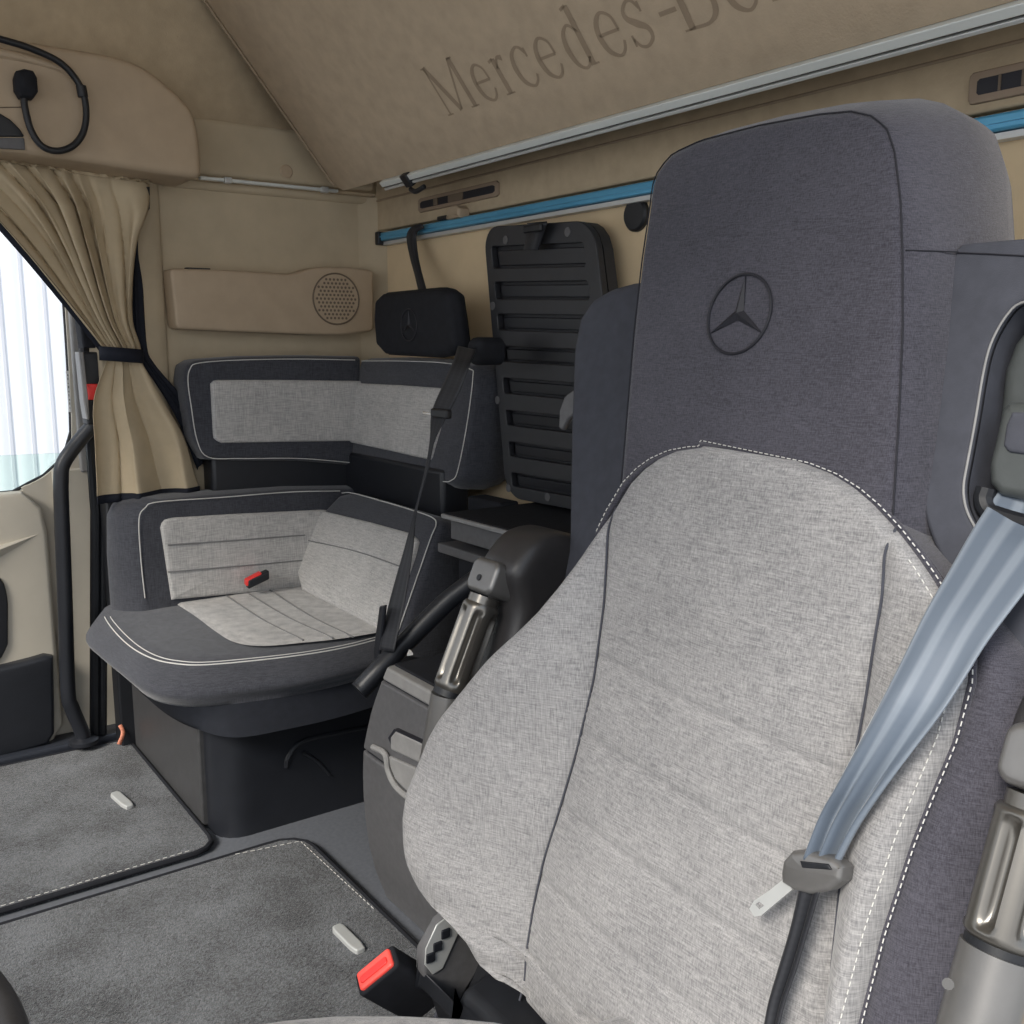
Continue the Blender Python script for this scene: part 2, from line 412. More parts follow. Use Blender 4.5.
# door pillar between door and seat area
struct(MB().box((XD, X(62, 600, XD+.012).y, 0), (XD+.012, .60, .70)).build('trim_5', 'door_beige', bevel=.004))
# rubber door seals
mb = MB()
for u, r_ in ((95, .013), (103, .01)):
    t_ = X(u, 500, -2.53); bt = X(u+2, 740, -2.53)
    mb.tube([V((-2.53, t_.y, 1.35)), V((-2.53, t_.y, .6)), V((-2.53, bt.y-.004, .03))], r_, 10, 0)
struct(mb.build('trim_6', 'black'))
t_ = X(110, 500, -2.50)
mb = MB().box((-2.52, t_.y-.012, .02), (-2.48, t_.y+.035, .50)); struct(mb.build('trim_7', 'sill', bevel=.006))
mb = MB().box((-2.515, t_.y-.018, .505), (-2.475, t_.y+.014, .70)); struct(mb.build('trim_8', 'pale_strip', bevel=.003))
# sill
s0, s1 = Z(0, 772, .03), Z(100, 742, .03)
struct(MB().box((-2.6, -1.0, 0), (-2.515, .60, .028)).build('trim_9', 'sill', bevel=.008))
cushion(mb := MB(), rrect(-2.585, .02, -2.55, .36, .012), lambda a, b, h: V((a, b, .028+h)), round_prof(0, .005, .002)); struct(mb.build('trim_10', 'black'))

# outside
out = root('corrugated_wall', (-4.8, 0, -1.4), 'white corrugated metal wall outside the passenger window', 'wall')
rows = []; n = 150; y0 = -2.2
for z in (-1.4, 4.5):
    rows.append([V((-4.8+(0 if k % 3 else -.007), y0+k*.0295, z)) for k in range(n)])
MB().grid(rows).build('cladding', 'white_panel', out, angle=20)
mb = MB()
for k in range(0, n, 3): mb.box((-4.812, y0+k*.0295-.006, -1.4), (-4.799, y0+k*.0295+.006, 4.5))
mb.build('groove', 'white_groove', out)['kind'] = 'stuff'
struct(MB().box((-9, -9, -1.46), (7, 9, -1.4)).build('ground', 'ground'))

# ================================================================ HANDRAIL, BELT UNIT
hr = MB().tube([X(94, 424, -2.49), X(80, 440, -2.5), X(64, 462, -2.5), X(61, 480, -2.5), X(62, 520, -2.5), X(65, 600, -2.5), X(68, 690, -2.5), X(72, 708, -2.5), X(82, 732, -2.50), X(84, 742, -2.5)], .0175, 14, 6).build('grab_handle', 'dark_plastic')
tag(hr, 'long dark tubular grab handle upright beside the passenger door', 'handle')
f_ = MB().disc(V((-2.5, X(84, 742, -2.5).y, .028)), (0, 0, 1), .034, .016, 20, .024).build('foot_flange', 'dark_plastic', hr)
ub = root('belt_adjuster', X(92, 400, -2.47), 'dark belt adjuster with red push button beside the window, behind curtain', 'seat belt')
cushion(mb := MB(), [(X(u, v, -2.45).y, X(u, v, -2.45).z) for u, v in [(80, 352), (112, 352), (112, 425), (88, 425), (84, 400)]], lambda a, b, h: V((-2.47+h, a, b)), round_prof(-.03, .02, .006)); mb.build('housing', 'black', ub)
cushion(mb := MB(), [(X(u, v, -2.45).y, X(u, v, -2.45).z) for u, v in [(80, 288), (110, 288), (110, 348), (84, 348), (80, 320)]], lambda a, b, h: V((-2.475+h, a, b)), round_prof(-.03, .02, .006)); mb.build('cover', 'black_soft', ub)
cushion(mb := MB(), [(X(u, v, -2.445).y, X(u, v, -2.445).z) for u, v in [(78, 352), (83, 352), (88, 400), (89, 420), (86, 419), (83, 402), (80, 372)]], lambda a, b, h: V((-2.458+h, a, b)), round_prof(-.02, .02, .003)); mb.build('trim_blade', 'pale_plastic', ub)
cushion(mb := MB(), [(X(u, v, -2.44).y, X(u, v, -2.44).z) for u, v in [(86, 384), (100, 384), (100, 400), (88, 400)]], lambda a, b, h: V((-2.45+h, a, b)), round_prof(0, .012, .003)); mb.build('push_button', 'red', ub)

# ================================================================ CURTAIN
cur = root('curtain', X(90, 160, -2.38), 'beige gathered curtain tied back over the passenger window', 'curtain')
def curt(rowsdef, x0, amp, nf, name, mat, ph=0, nr=60, nc=150, inward=1):
    """rowsdef: list of (w,(uL,vL),(uR,vR)) from top to bottom"""
    mb = MB(); rows = []
    tabs = [[(r[0], r[k][c]) for r in rowsdef] for k in (1, 2) for c in (0, 1)]
    amps = [(r[0], r[3]) for r in rowsdef]
    def spl(tab, t):
        tab = sorted(tab)
        for i in range(len(tab)-1):
            if t <= tab[i+1][0] or i == len(tab)-2:
                a, b = tab[i], tab[i+1]; h = b[0]-a[0]; q = (t-a[0])/h
                m0 = (b[1]-tab[i-1][1])/(b[0]-tab[i-1][0]) if i > 0 else (b[1]-a[1])/h
                m1 = (tab[i+2][1]-a[1])/(tab[i+2][0]-a[0]) if i+2 < len(tab) else (b[1]-a[1])/h
                return (2*q**3-3*q*q+1)*a[1]+(q**3-2*q*q+q)*h*m0+(-2*q**3+3*q*q)*b[1]+(q**3-q*q)*h*m1
    for i in range(nr+1):
        w = i/nr; ul, vl, ur, vr = [spl(t, w) for t in tabs]; am = interp(amps, w)
        row = []
        for j in range(nc+1):
            s = j/nc
            q = s+.03*math.sin(9*s+3*w+ph)+.012*math.sin(17*s+ph)
            a = am*(.6+.4*math.sin(11*s+2.1+ph))
            d = abs(math.sin(PI*nf*q+ph))**.55*a+.10*a*math.sin(2*PI*nf*1.3*q+3*w)
            p = X(ul+(ur-ul)*s, vl+(vr-vl)*s, x0); p.x += d
            p.y += .25*a*math.cos(PI*2*nf*q+ph)
            row.append(p)
        rows.append(row)
    mb.grid(rows); return mb, rows
top = [(0, (-80, 148), (148, 180), .014), (.06, (-68, 158), (146, 190), .03), (.25, (-22, 200), (142, 214), .058), (.5, (24, 250), (133, 250), .058), (.8, (78, 318), (130, 318), .034), (.95, (100, 346), (138, 346), .02), (1, (106, 352), (140, 352), .014)]
mb, tr = curt(top, -2.43, 1, 9, 'c', 'c', .4); mb.build('drape_upper', 'curtain', cur, 80, solid=.0012)
bot = [(0, (106, 360), (140, 360), .012), (.08, (103, 368), (144, 368), .018), (.3, (92, 400), (160, 398), .034), (.6, (92, 445), (182, 436), .042), (.9, (93, 485), (193, 475), .042), (1, (93, 497), (197, 487), .042)]
mb, br = curt(bot, -2.43, 1, 2.6, 'c', 'c', 1.1); mb.build('drape_lower', 'curtain', cur, 80, solid=.0012)
# hem along the bottom and dark leading edge
last = br[-1]; hem = MB().grid([[p+V((.001, 0, .004)) for p in last], [p+V((.003, 0, -.014)) for p in last], [p+V((-.002, 0, -.016)) for p in last]])
hem.build('bottom_hem', 'curtain_lining', cur, 80, solid=.002)
le = [r[0] for r in tr]; MB().grid([[p+V((-.002, .002, 0)) for p in le], [p+V((-.006, -.010, -.008)) for p in le]]).build('edge_hem', 'curtain_lining', cur, 80, solid=.002)
lin = [(0, (128, 176), (145, 180), .006), (.2, (130, 235), (137, 240), .008), (.5, (124, 290), (142, 290), .01), (.62, (128, 345), (146, 345), .006), (.7, (140, 362), (152, 362), .008), (.88, (176, 420), (190, 410), .01), (1, (196, 470), (206, 458), .01)]
mb, _ = curt(lin, -2.44, 1, 2, 'c', 'c', .2, 50, 30); mb.build('lining', 'curtain_lining', cur, 80, solid=.0015)
# header tape, gathers
mb, _ = curt([(0, (-84, 143), (150, 176), .008), (1, (-80, 152), (147, 184), .034)], -2.425, 1, 19, 'c', 'c', .9, 6, 260); mb.build('header_tape', 'curtain', cur, 80, solid=.001)
# tie
c0, c1 = X(103, 355, -2.40), X(143, 355, -2.40)
mid = (c0+c1)/2; hw = (c1-c0).length/2+.003; rows = []
for z in (-.016, .016):
    rows.append([V((mid.x-.015+.038*math.sin(a), mid.y-hw*math.cos(a), mid.z+z+.004*math.cos(a))) for a in [2*PI*k/28 for k in range(28)]])
MB().grid(rows, True).build('tie_back', 'curtain_lining', cur, 80, solid=.003)
# track under the console
t0, t1 = X(-80, 143, -2.40), X(148, 176, -2.40)
tk = MB().tube([t0+V((0, 0, .012)), t1+V((0, 0, .012))], .006, 8, 0).build('curtain_track', 'black')
tag(tk, 'thin dark curtain track under the overhead console', 'curtain rail')
bk = MB(); cushion(bk, [(X(u, v, -2.44).y, X(u, v, -2.44).z) for u, v in [(139, 188), (147, 188), (147, 210), (143, 215), (139, 212)]], lambda a, b, h: V((-2.445+h, a, b)), round_prof(0, .03, .003))
tag(bk.build('curtain_hook', 'black'), 'small black hook on the beige wall beside the curtain top', 'hook')

# ================================================================ OVERHEAD CONSOLE
oc = root('overhead_console', X(100, 120, -2.30), 'beige moulded overhead console above the passenger window', 'console')
XO = -2.30
def oo(u, v): q = X(u, v, XO); return (q.y, q.z)
outl = [oo(*p) for p in [(0, 35), (60, 46), (110, 54), (137, 62), (160, 77), (185, 100), (195, 113), (200, 135), (203, 179), (150, 172), (100, 164), (0, 150), (-90, 136), (-260, 112), (-260, 10)]]
outl = rnd(outl, .022)
cushion(mb := MB(), outl, lambda a, b, h: V((XO+h, a, b)), round_prof(-.15, 0, .016, 5), n=200); mb.build('housing', 'beige_plastic', oc)
# raised ridge line and small recess pocket
mb = MB().tube([X(-60, 43, XO+.0), X(0, 53, XO+.0), X(40, 62, XO), X(68, 72, XO), X(78, 82, XO)], (.012, .004), 10, 5); mb.build('moulded_ridge', 'beige_plastic', oc)
cushion(mb := MB(), [oo(*p) for p in [(-40, 108), (0, 114), (10, 120), (20, 130), (24, 137), (-40, 137)]], lambda a, b, h: V((XO+h, a, b)), round_prof(-.005, .006, .003)); mb.build('reading_light_lens', 'black', oc)
cushion(mb := MB(), [oo(*p) for p in [(-40, 138), (24, 138), (25, 150), (-40, 146)]], lambda a, b, h: V((XO+h, a, b)), round_prof(-.005, .004, .002)); mb.build('lens_frame', 'grey_plastic', oc)
mb = MB().tube([X(-30, 108, XO+.001), X(28, 107, XO+.001)], .0012, 6, 0); mb.build('panel_joint', 'grille', oc)
gl = root('gooseneck_lamp', X(60, 100, XO+.02), 'black flexible gooseneck lamp looped on the overhead console', 'lamp')
MB().tube([X(-40, 28, XO+.045), X(0, 39, XO+.04), X(32, 49, XO+.035), X(62, 64, XO+.03), X(80, 86, XO+.026), X(86, 108, XO+.026), X(84, 130, XO+.026), X(74, 145, XO+.026), X(58, 151, XO+.026), X(42, 146, XO+.026), X(31, 130, XO+.026), X(25, 108, XO+.026), X(24, 98, XO+.026)], .0068, 12, 8).build('flexible_neck', 'black', gl)
cushion(mb := MB(), [(p.y, p.z) for p in [X(u, v, XO+.03) for u, v in [(16, 71), (24, 69), (33, 71), (37, 78), (38, 92), (33, 99), (20, 98), (15, 90), (14, 78)]]], lambda a, b, h: V((XO+.012+h, a, b)), [(.006, -.006), (0, .0)]+round_prof(0.002, .028, .01)[1:], .003); mb.build('lamp_head', 'black_soft', gl)
a, b_ = X(81, 86, XO+.026), X(83, 97, XO+.026); MB().tube([a, b_], .0105, 12, 0).build('clamp', 'black', gl)
tag(MB().box((-2.452, X(200, 178, -2.44).y, 1.392), (-2.436, X(338, 193, -2.44).y, 1.400)).build('curtain_rail', 'white_metal', bevel=.002), 'thin pale metal rail along the side wall under the headliner', 'rail')
mb = MB()
rl = bpy.data.objects['curtain_rail']
for u, v in ((228, 181), (325, 193)):
    q = X(u, v, -2.435); MB().box((-2.445, q.y-.009, 1.388), (-2.430, q.y+.009, 1.403)).build('rail_clip', 'silver', rl, bevel=.002)
q = X(285, 172, -2.445); tag(MB().disc(V((-2.440, q.y, q.z)), (1, 0, 0), .017, .007, 24, .014).build('screw_cover', 'beige_plastic'), 'small round beige cap on the side headliner above the pale rail', 'cap')

# ================================================================ SPEAKER PANEL
sp = root('speaker_shelf', X(270, 300, -2.41), 'beige side shelf panel with round speaker grille on the passenger wall', 'speaker')
XS = -2.40
pts = [(170, 268), (230, 270), (292, 274), (303, 271), (315, 267), (345, 267), (374, 270), (374, 331), (345, 335), (320, 335), (240, 332), (177, 329)]
cushion(mb := MB(), rnd([(X(u, v, XS).y, X(u, v, XS).z) for u, v in pts], .012), lambda a, b, h: V((XS+h, a, b)), round_prof(-.07, 0, .008), n=160); mb.build('panel', 'beige_plastic', sp)
c = X(336, 299, XS); n_ = V((1, 0, 0)); cc = c+V((.0008, 0, 0))
rad = abs(X(358, 299, XS).y-c.y)*1.02
g = MB().disc(c-V((.004, 0, 0)), n_, rad, .006, 40, rad).build('speaker_grille', 'beige_plastic', sp)
MB().tube([cc+V((.001, math.cos(a)*rad, math.sin(a)*rad)) for a in [2*PI*k/40 for k in range(40)]], .0022, 8, 0, True).build('grille_ring', 'grille', g)
mb = MB()
for i in range(-5, 6):
    for j in range(-5, 6):
        y = i*.0108+(j % 2)*.0054; z = j*.0098
        if math.hypot(y, z) < rad*.88: mb.disc(cc+V((.001, y, z)), n_, .0036, .0008, 6)
mb.build('grille_holes', 'grille', g)['kind'] = 'stuff'
a, b_ = X(187, 268, XS-.01), X(210, 268, XS-.01); MB().box((XS-.03, a.y, a.z-.003), (XS-.008, b_.y, a.z+.0015)).build('slot', 'black', sp)

# ================================================================ UPPER BUNK
P0 = X(340, 193, -2.35); P1 = X(205, 0, -2.35); SD = (P1-P0).normalized(); NB = V((1, 0, 0)).cross(SD)
if NB.z > 0: NB = -NB           # points down/forward, towards the cab
def BK(x, t, h=0): return V((x, P0.y, P0.z))+SD*t+NB*h
bu = root('upper_bunk', BK(-1.2, .3, 0), 'folded-up upper bunk in beige cloth with embossed wordmark lettering', 'bunk')
# outline on the slope, leave a rounded lower-left corner
L_ = .86
ol = [(-2.35, L_), (-2.35, .02), (-2.345, .006), (-2.33, 0), (-.02, 0), (-.02, L_)]
cushion(mb := MB(), ol, lambda a, b, h: BK(a, b, h), [(0, -.07), (0, -.006), (.002, -.002), (.006, 0)], n=220); mb.build('bunk_base', 'bunk_cloth', bu)
# edge rail (three step profile) under the lower edge
x0 = -2.13; x1 = -.02
for nm, t0, t1, h0, h1, mt in [('edge_rail', -.012, .001, -.01, .008, 'white_metal'), ('rail_groove', -.016, -.012, -.01, .002, 'dark_metal'), ('rail_lip', -.022, -.016, -.012, .006, 'silver')]:
    A = [BK(x0, t0, h0), BK(x0, t1, h0), BK(x0, t1, h1), BK(x0, t0, h1)]
    MB().hexa(A, [p+V((x1-x0, 0, 0)) for p in A]).build(nm, mt, bu, bevel=.0015)
xc = PL(405, 178, P0, NB).x; xd = PL(425, 170, P0, NB).x
cl = MB()
A = [BK(xc, -.026, -.012), BK(xc, .004, -.012), BK(xc, .004, .012), BK(xc, -.026, .012)]
cl.hexa(A, [p+V((.028, 0, 0)) for p in A]); cl.tube([BK(xc+.014, -.03, .012), BK(xc+.04, -.036, .018), BK(xc+.075, -.032, .012)], .006, 8, 5)
cl.build('rail_clip', 'black', bu, bevel=.003)
MB().tube([BK(-2.35, L_, .002), BK(-2.35, .02, .002)], .003, 6, 0).build('edge_welt', 'letter_cloth', bu)
# lettering
LB = MB()
def stroke(pts, w, ox, oy, H, k=6):
    P = spline([V((x, y, 0)) for x, y in pts], k) if len(pts) > 2 else [V((*pts[0], 0)), V((*pts[1], 0))]
    n = len(P); rows = []
    for i, p in enumerate(P):
        t = (P[min(i+1, n-1)]-P[max(i-1, 0)]).normalized(); q = V((-t.y, t.x, 0)); f = i/(n-1)
        ww = interp([(j/(len(w)-1), w[j]) for j in range(len(w))], f)/2 if isinstance(w, (list, tuple)) else w/2
        a = p+q*ww; b = p-q*ww
        rows.append([BK(ox+a.x*H, oy+a.y*H, .0006), BK(ox+b.x*H, oy+b.y*H, .0006)])
    LB.grid(rows)
TN, TK = .052, .12
def ser(x, y, ox, oy, H, l=.2): stroke([(x-l/2, y), (x+l/2, y)], .03, ox, oy, H)
def glyph(ch, ox, oy, H):
    S = lambda p, w: stroke(p, w, ox, oy, H)
    if ch == 'M':
        S([(.10, 0), (.10, 1)], TN); S([(.10, 1), (.52, .04)], TK); S([(.52, .04), (.95, 1)], TN); S([(.98, 0), (.98, 1)], TK)
        ser(.10, .015, ox, oy, H); ser(.98, .015, ox, oy, H, .26); ser(.07, .985, ox, oy, H, .16); ser(1.0, .985, ox, oy, H, .16)
    if ch == 'e':
        S([(.06, .38), (.50, .38)], TN); S([(.50, .38), (.46, .60), (.29, .70), (.12, .58), (.06, .36), (.12, .12), (.30, 0), (.44, .06), (.52, .20)], [TN, TN, TN, .09, TK, .10, .05, TN, TN])
    if ch == 'c':
        S([(.50, .58), (.40, .69), (.28, .70), (.12, .58), (.06, .36), (.12, .12), (.30, 0), (.44, .06), (.52, .18)], [.08, TN, TN, .09, TK, .10, .05, TN, TN]); S([(.50, .66), (.50, .50)], .05)
    if ch == 'r':
        S([(.14, 0), (.14, .68)], TK); ser(.14, .015, ox, oy, H, .26); S([(.0, .64), (.14, .68)], TN); S([(.14, .48), (.26, .66), (.40, .64)], [TN, TN, .11])
    if ch == 'd':
        S([(.46, 0), (.46, 1)], TK); S([(.32, .96), (.46, 1)], TN); ser(.53, .015, ox, oy, H, .14)
        S([(.46, .56), (.34, .70), (.24, .70), (.11, .58), (.06, .36), (.11, .12), (.24, 0), (.36, .02), (.46, .16)], [TN, TN, TN, .08, TK, .09, TN, TN, TN])
    if ch == 's':
        S([(.42, .56), (.34, .69), (.22, .70), (.10, .60), (.10, .48), (.25, .36), (.42, .25), (.43, .10), (.28, 0), (.14, .03), (.05, .16)], [.05, TN, TN, .06, .09, TK, .09, .06, TN, TN, .05]); S([(.43, .66), (.43, .50)], .045); S([(.05, .22), (.05, .04)], .045)
    if ch == '-': S([(0, .36), (.34, .36)], .07)
    if ch == 'B':
        S([(.14, 0), (.14, 1)], TK); S([(0, .985), (.14, .985)], .03); S([(0, .015), (.14, .015)], .03)
        S([(.14, .98), (.42, .97), (.56, .86), (.56, .68), (.42, .55), (.14, .54)], [TN, TN, .09, .09, TN, TN]); S([(.14, .53), (.46, .52), (.66, .40), (.66, .16), (.48, .02), (.14, .02)], [TN, TN, .1, .1, TN, TN])
    if ch == 'n':
        S([(.14, 0), (.14, .68)], TK); S([(0, .64), (.14, .68)], TN); ser(.14, .015, ox, oy, H, .26); S([(.14, .5), (.28, .67), (.42, .66), (.50, .5), (.5, 0)], [TN, TN, .06, TK, TK]); ser(.5, .015, ox, oy, H, .26)
    if ch == 'z':
        S([(.06, .67), (.46, .67)], TN); S([(.44, .66), (.06, .02)], TK); S([(.05, .02), (.48, .02)], TN)
for ch, s in [('M', -1.741), ('e', -1.612), ('r', -1.541), ('c', -1.487), ('e', -1.419), ('d', -1.343), ('e', -1.263), ('s', -1.198), ('-', -1.125), ('B', -1.092), ('e', -1.004), ('n', -.935), ('z', -.868)]:
    glyph(ch, s, .089, .1)
LB.build('lettering', 'letter_cloth', bu, 80)

# ================================================================ REAR WALL ITEMS
YB = 1.285
rt, rb_ = Y(700, 175, YB).z, Y(700, 187, YB).z
xL = Y(381, 237, YB).x
ra = root('mounting_rail', (xL, YB, 1.28), 'blue metal rail running across the rear wall', 'rail')
MB().box((xL, YB-.004, 1.272), (0.03, YR-.001, 1.294)).build('rail_body', 'blue', ra, bevel=.004)
MB().box((xL, YB-.007, 1.281), (0.03, YB, 1.284)).build('rail_ridge', 'blue', ra)
MB().box((xL, YB+.004, 1.262), (0.03, YR-.001, 1.2705)).build('lower_lip', 'silver', ra)
MB().box((xL-.014, YB-.012, 1.262), (xL+.006, YR-.002, 1.297)).build('end_cap', 'black', ra, bevel=.004)
def slotvent(c, w, h, label, tilt=0):
    v_ = root('air_vent', c, label, 'vent')
    x, y, z = c; yf = YR-.012
    A = [(x-w/2, z-h/2), (x+w/2, z-h/2), (x+w/2, z+h/2), (x-w/2, z+h/2)]
    fr = lambda a, b, h_: V((a, yf-h_, b))
    cushion(mb := MB(), rrect(x-w/2, z-h/2, x+w/2, z+h/2, .006), fr, round_prof(-.01, .006, .002)); mb.build('frame', 'vent_frame', v_)
    cushion(mb := MB(), rrect(x-w/2+.012, z-h/4, x+w/2-.012, z+h/4, .003), fr, [(0, .004), (0, .0065)]); mb.build('slot', 'emblem', v_)
    for k in range(2):
        MB().box((x-w*.22+k*w*.32, yf-.009, z-h/4), (x-w*.3+k*w*.19+.01, yf-.006, z+h/4)).build('vane', 'grille', v_)
a, b_ = Y(417, 204, YR-.02), Y(497, 190, YR-.02)
slotvent(((a.x+b_.x)/2, YR, (a.z+b_.z)/2), (b_.x-a.x), .034, 'slim beige air vent on the rear header, above the hanging strap')
q = Y(1028, 76, YR-.02); slotvent((q.x, YR, q.z), .16, .04, 'slim beige air vent on the rear header at upper right')
q = Y(458, 214, YB); cushion(mb := MB(), [(q.x+a*.028, q.z+b*.018) for a, b in [(-1, -.6), (1, -.6), (1, .5), (.5, 1), (-.4, 1), (-1, .2)]], lambda a, b, h: V((a, YR-.012-h, b)), round_prof(0, .03, .006)); tag(mb.build('rail_bracket', 'beige_plastic'), 'small beige bracket over the blue rail, below the vent', 'bracket')
q = Y(445, 219, YB); tag(MB().box((q.x-.022, YR-.035, 1.294), (q.x+.022, YR-.013, 1.304)).build('rail_catch', 'black', bevel=.003), 'small flat black catch on top of the blue rail', 'catch')
q = Y(638, 215, YR); tag(MB().disc(q, (0, -1, 0), .031, .012, 28, .027).build('wall_cap', 'black'), 'round black cap on the rear wall beside the driver headrest', 'cap')
# strap hanging from the rail to the passenger headrest
st_ = MB()
ribbon(st_, [Y(422, 224, YB-.02), Y(413, 226, YB-.022), Y(407, 236, YB-.02), Y(410, 256, YB-.03), Y(415, 275, YB-.05), Y(419, 292, YB-.07)], [Y(424, 228, YB-.02), Y(418, 231, YB-.022), Y(416, 238, YB-.02), Y(418, 256, YB-.03), Y(422, 274, YB-.05), Y(427, 292, YB-.07)], cols=3)
tag(st_.build('hanging_strap', 'belt_dark', angle=80, solid=.003), 'black strap hanging from the blue rail behind the passenger headrest', 'strap')

# slatted board on the rear wall
YL = 1.262; YF = YL-.022
c00, c10, c01, c11 = [q+V((0, .022, 0)) for q in (Y(506, 497, YF), Y(630, 521, YF), Y(483, 227, YF), Y(593, 220, YF))]
# tl corner measured on the un-rounded outline
bd = root('slatted_board', c00, 'black slatted plastic board with rounded corners standing against the rear wall', 'board')
def bil(a, b, h): p = c00.lerp(c10, a).lerp(c01.lerp(c11, a), b); return p+V((0, -h, 0))
W = (c10-c00).length; Hh = (c01-c00).length
bo = [(a/W, b/Hh) for a, b in rrect(0, 0, W, Hh, .055, 8)]
slots = []
vs = [(258, 22), (291, 17), (322, 16), (353, 15), (384, 15), (415, 14.5), (445, 14), (474, 13)]
zl = lambda v: None
def bfrac(v):  # height fraction of a left-side pixel row
    lo, hi = 0, 1
    z = Y(495, v, YL).z; return (z-c00.z)/(c01.z-c00.z)
for v, h in vs:
    b0, b1 = bfrac(v+h/2), bfrac(v-h/2)
    slots.append([(a/W, b/Hh) for a, b in rrect(.065*W, b0*Hh, .9*W, b1*Hh, .008, 4)])
holed('frame_plate', [bil(a, b, .022) for a, b in bo], [[bil(a, b, .022) for a, b in s] for s in slots], (0, .016, 0), 'board', bd, .002)
cushion(mb := MB(), bo, lambda a, b, h: bil(a, b, h), [(0, -.02), (0, .004)], n=80, dense=2); mb.build('back_plate', 'board', bd)
for s in slots:   # inner ledge in each slot
    bs = [p[1] for p in s]; b0, b1 = min(bs), max(bs); m = (b1-b0)
    MB().hexa([bil(.10, b0+.12*m, .003), bil(.89, b0+.12*m, .003), bil(.89, b0+.12*m, .012), bil(.10, b0+.12*m, .012)], [bil(.10, b1-.18*m, .003), bil(.89, b1-.18*m, .003), bil(.89, b1-.18*m, .015), bil(.10, b1-.18*m, .015)]).build('slat', 'dark_plastic', bd, bevel=.002)
for u, v in [(506, 240), (568, 232), (493, 306), (498, 400), (509, 488), (548, 497)]:
    q = Y(u, v, YF); mb = MB().disc(q, (0, -1, 0), .009, .002, 16); mb.build('bolt', 'grey_plastic', bd)
mb = MB(); ribbon(mb, [Y(527, 224, YL-.02), Y(529, 225, YL-.04), Y(527, 235, YL-.036), Y(524, 250, YL-.034)], [Y(546, 223, YL-.02), Y(547, 223, YL-.045), Y(543, 234, YL-.04), Y(538, 250, YL-.034)], cols=3)
bs_ = mb.build('board_strap', 'belt_dark', angle=80, solid=.004); tag(bs_, 'short black webbing strap over the top of the slatted board', 'strap')
q = Y(533, 229, YL-.05); MB().box((q.x-.03, q.y-.004, q.z-.006), (q.x+.03, q.y+.004, q.z+.008)).build('strap_buckle', 'black', bs_, bevel=.003)

# rear storage box
zb = .661
bx = root('storage_box', (-1.48, 1.18, 0), 'dark storage box with flat black lid below the slatted board', 'cabinet')
MB().box((-1.70, 1.075, 0), (-1.12, YR-.002, .575)).build('body', 'black_soft', bx, bevel=.004)
MB().box((-1.71, 1.046, .648), (-1.10, YR-.002, zb)).build('lid', 'black_soft', bx, bevel=.004)
MB().box((-1.71, 1.040, .650), (-1.35, 1.047, .659)).build('lid_edge', 'pale_plastic', bx, bevel=.002)
MB().box((-1.705, 1.06, .605), (-1.11, YR-.01, .647)).build('drawer_front', 'grey_plastic', bx, bevel=.003)
MB().box((-1.75, 1.055, .570), (-1.11, YR-.01, .590)).build('shelf_edge', 'grey_plastic', bx, bevel=.003)

MB().box((-1.835, 1.185, .60), (-1.705, 1.236, .668)).build('side_filler', 'black_soft', bx, bevel=.006)
# ================================================================ PASSENGER SEAT
ps = root('passenger_seat', (-2.15, .85, 0), 'grey and charcoal corner passenger seat with two-tier backrest by the side wall', 'seat')
# --- base
mb = MB(); cushion(mb, rrect(-2.46, .603, -1.862, 1.22, .055, 6), lambda a, b, h: V((a, b, h)), [(0, 0), (0, .24), (.004, .245)], n=120); mb.build('base', 'dark_plastic', ps)
MB().prism([(-2.46, .592, 0.004), (-1.945, .592, 0.004), (-1.945, .592, .238), (-2.10, .592, .30), (-2.46, .592, .30)], (0, .02, 0)).build('kick_panel', 'kick', ps, bevel=.004)
mb = MB(); xs = -1.858
pp = [X(u, v, xs) for u, v in [(287, 768), (289, 758), (303, 742), (345, 732), (368, 728)]]
mb.tube([p-V((.004, 0, 0)) for p in pp], .0055, 8, 5); pq = [X(u, v, xs) for u, v in [(303, 752), (318, 762), (330, 775)]]; mb.tube([p-V((.0025, 0, 0)) for p in pq], .004, 8, 5); mb.build('base_relief', 'dark_plastic', ps)
a = [V((-1.935, .60, .2425)), V((-1.905, .598, .2425)), V((-1.875, .605, .2425)), V((-1.863, .63, .2425))]
MB().tube(a, .0022, 8, 5).build('base_edge_highlight', 'silver', ps)  # silver tube painted in as the highlight on the base corner
# --- cushion
nf = 60
A_ = spline([Z(u, v, .372) for u, v in [(165, 599), (130, 601), (112, 604), (103, 611), (110, 626), (128, 645), (150, 658), (175, 664), (210, 665), (290, 657), (345, 648), (392, 636)]], 8)
B_ = spline([Z(u, v, .335) for u, v in [(150, 615), (110, 620), (94, 626), (86, 636), (97, 650), (118, 668), (142, 684), (165, 691), (200, 692), (290, 683), (345, 672), (395, 658)]], 8)
B2 = spline([Z(u, v, .300) for u, v in [(150, 630), (115, 636), (97, 640), (88, 645), (104, 660), (126, 678), (150, 698), (178, 706), (215, 706), (290, 696), (345, 684), (395, 669)]], 8)
C_ = spline([Z(u, v, .25) for u, v in [(160, 640), (130, 648), (110, 652), (101, 656), (120, 673), (142, 694), (167, 715), (195, 729), (235, 738), (290, 729), (345, 716), (395, 700)]], 8)
hid = [[(-1.845, 1.08), (-2.44, 1.08), (-2.44, .72)], [(-1.83, 1.09), (-2.45, 1.09), (-2.45, .70)], [(-1.83, 1.09), (-2.45, 1.09), (-2.45, .70)], [(-1.85, 1.08), (-2.44, 1.08), (-2.44, .72)]]
rows = []
for c_, h_, z in zip((C_, B2, B_, A_), hid[::-1], (.25, .300, .335, .372)):
    f = resample(c_, nf); rows.append(f+resample([f[-1]]+[V((x, y, z)) for x, y in h_]+[f[0]], 40)[1:-1])
rows2 = []
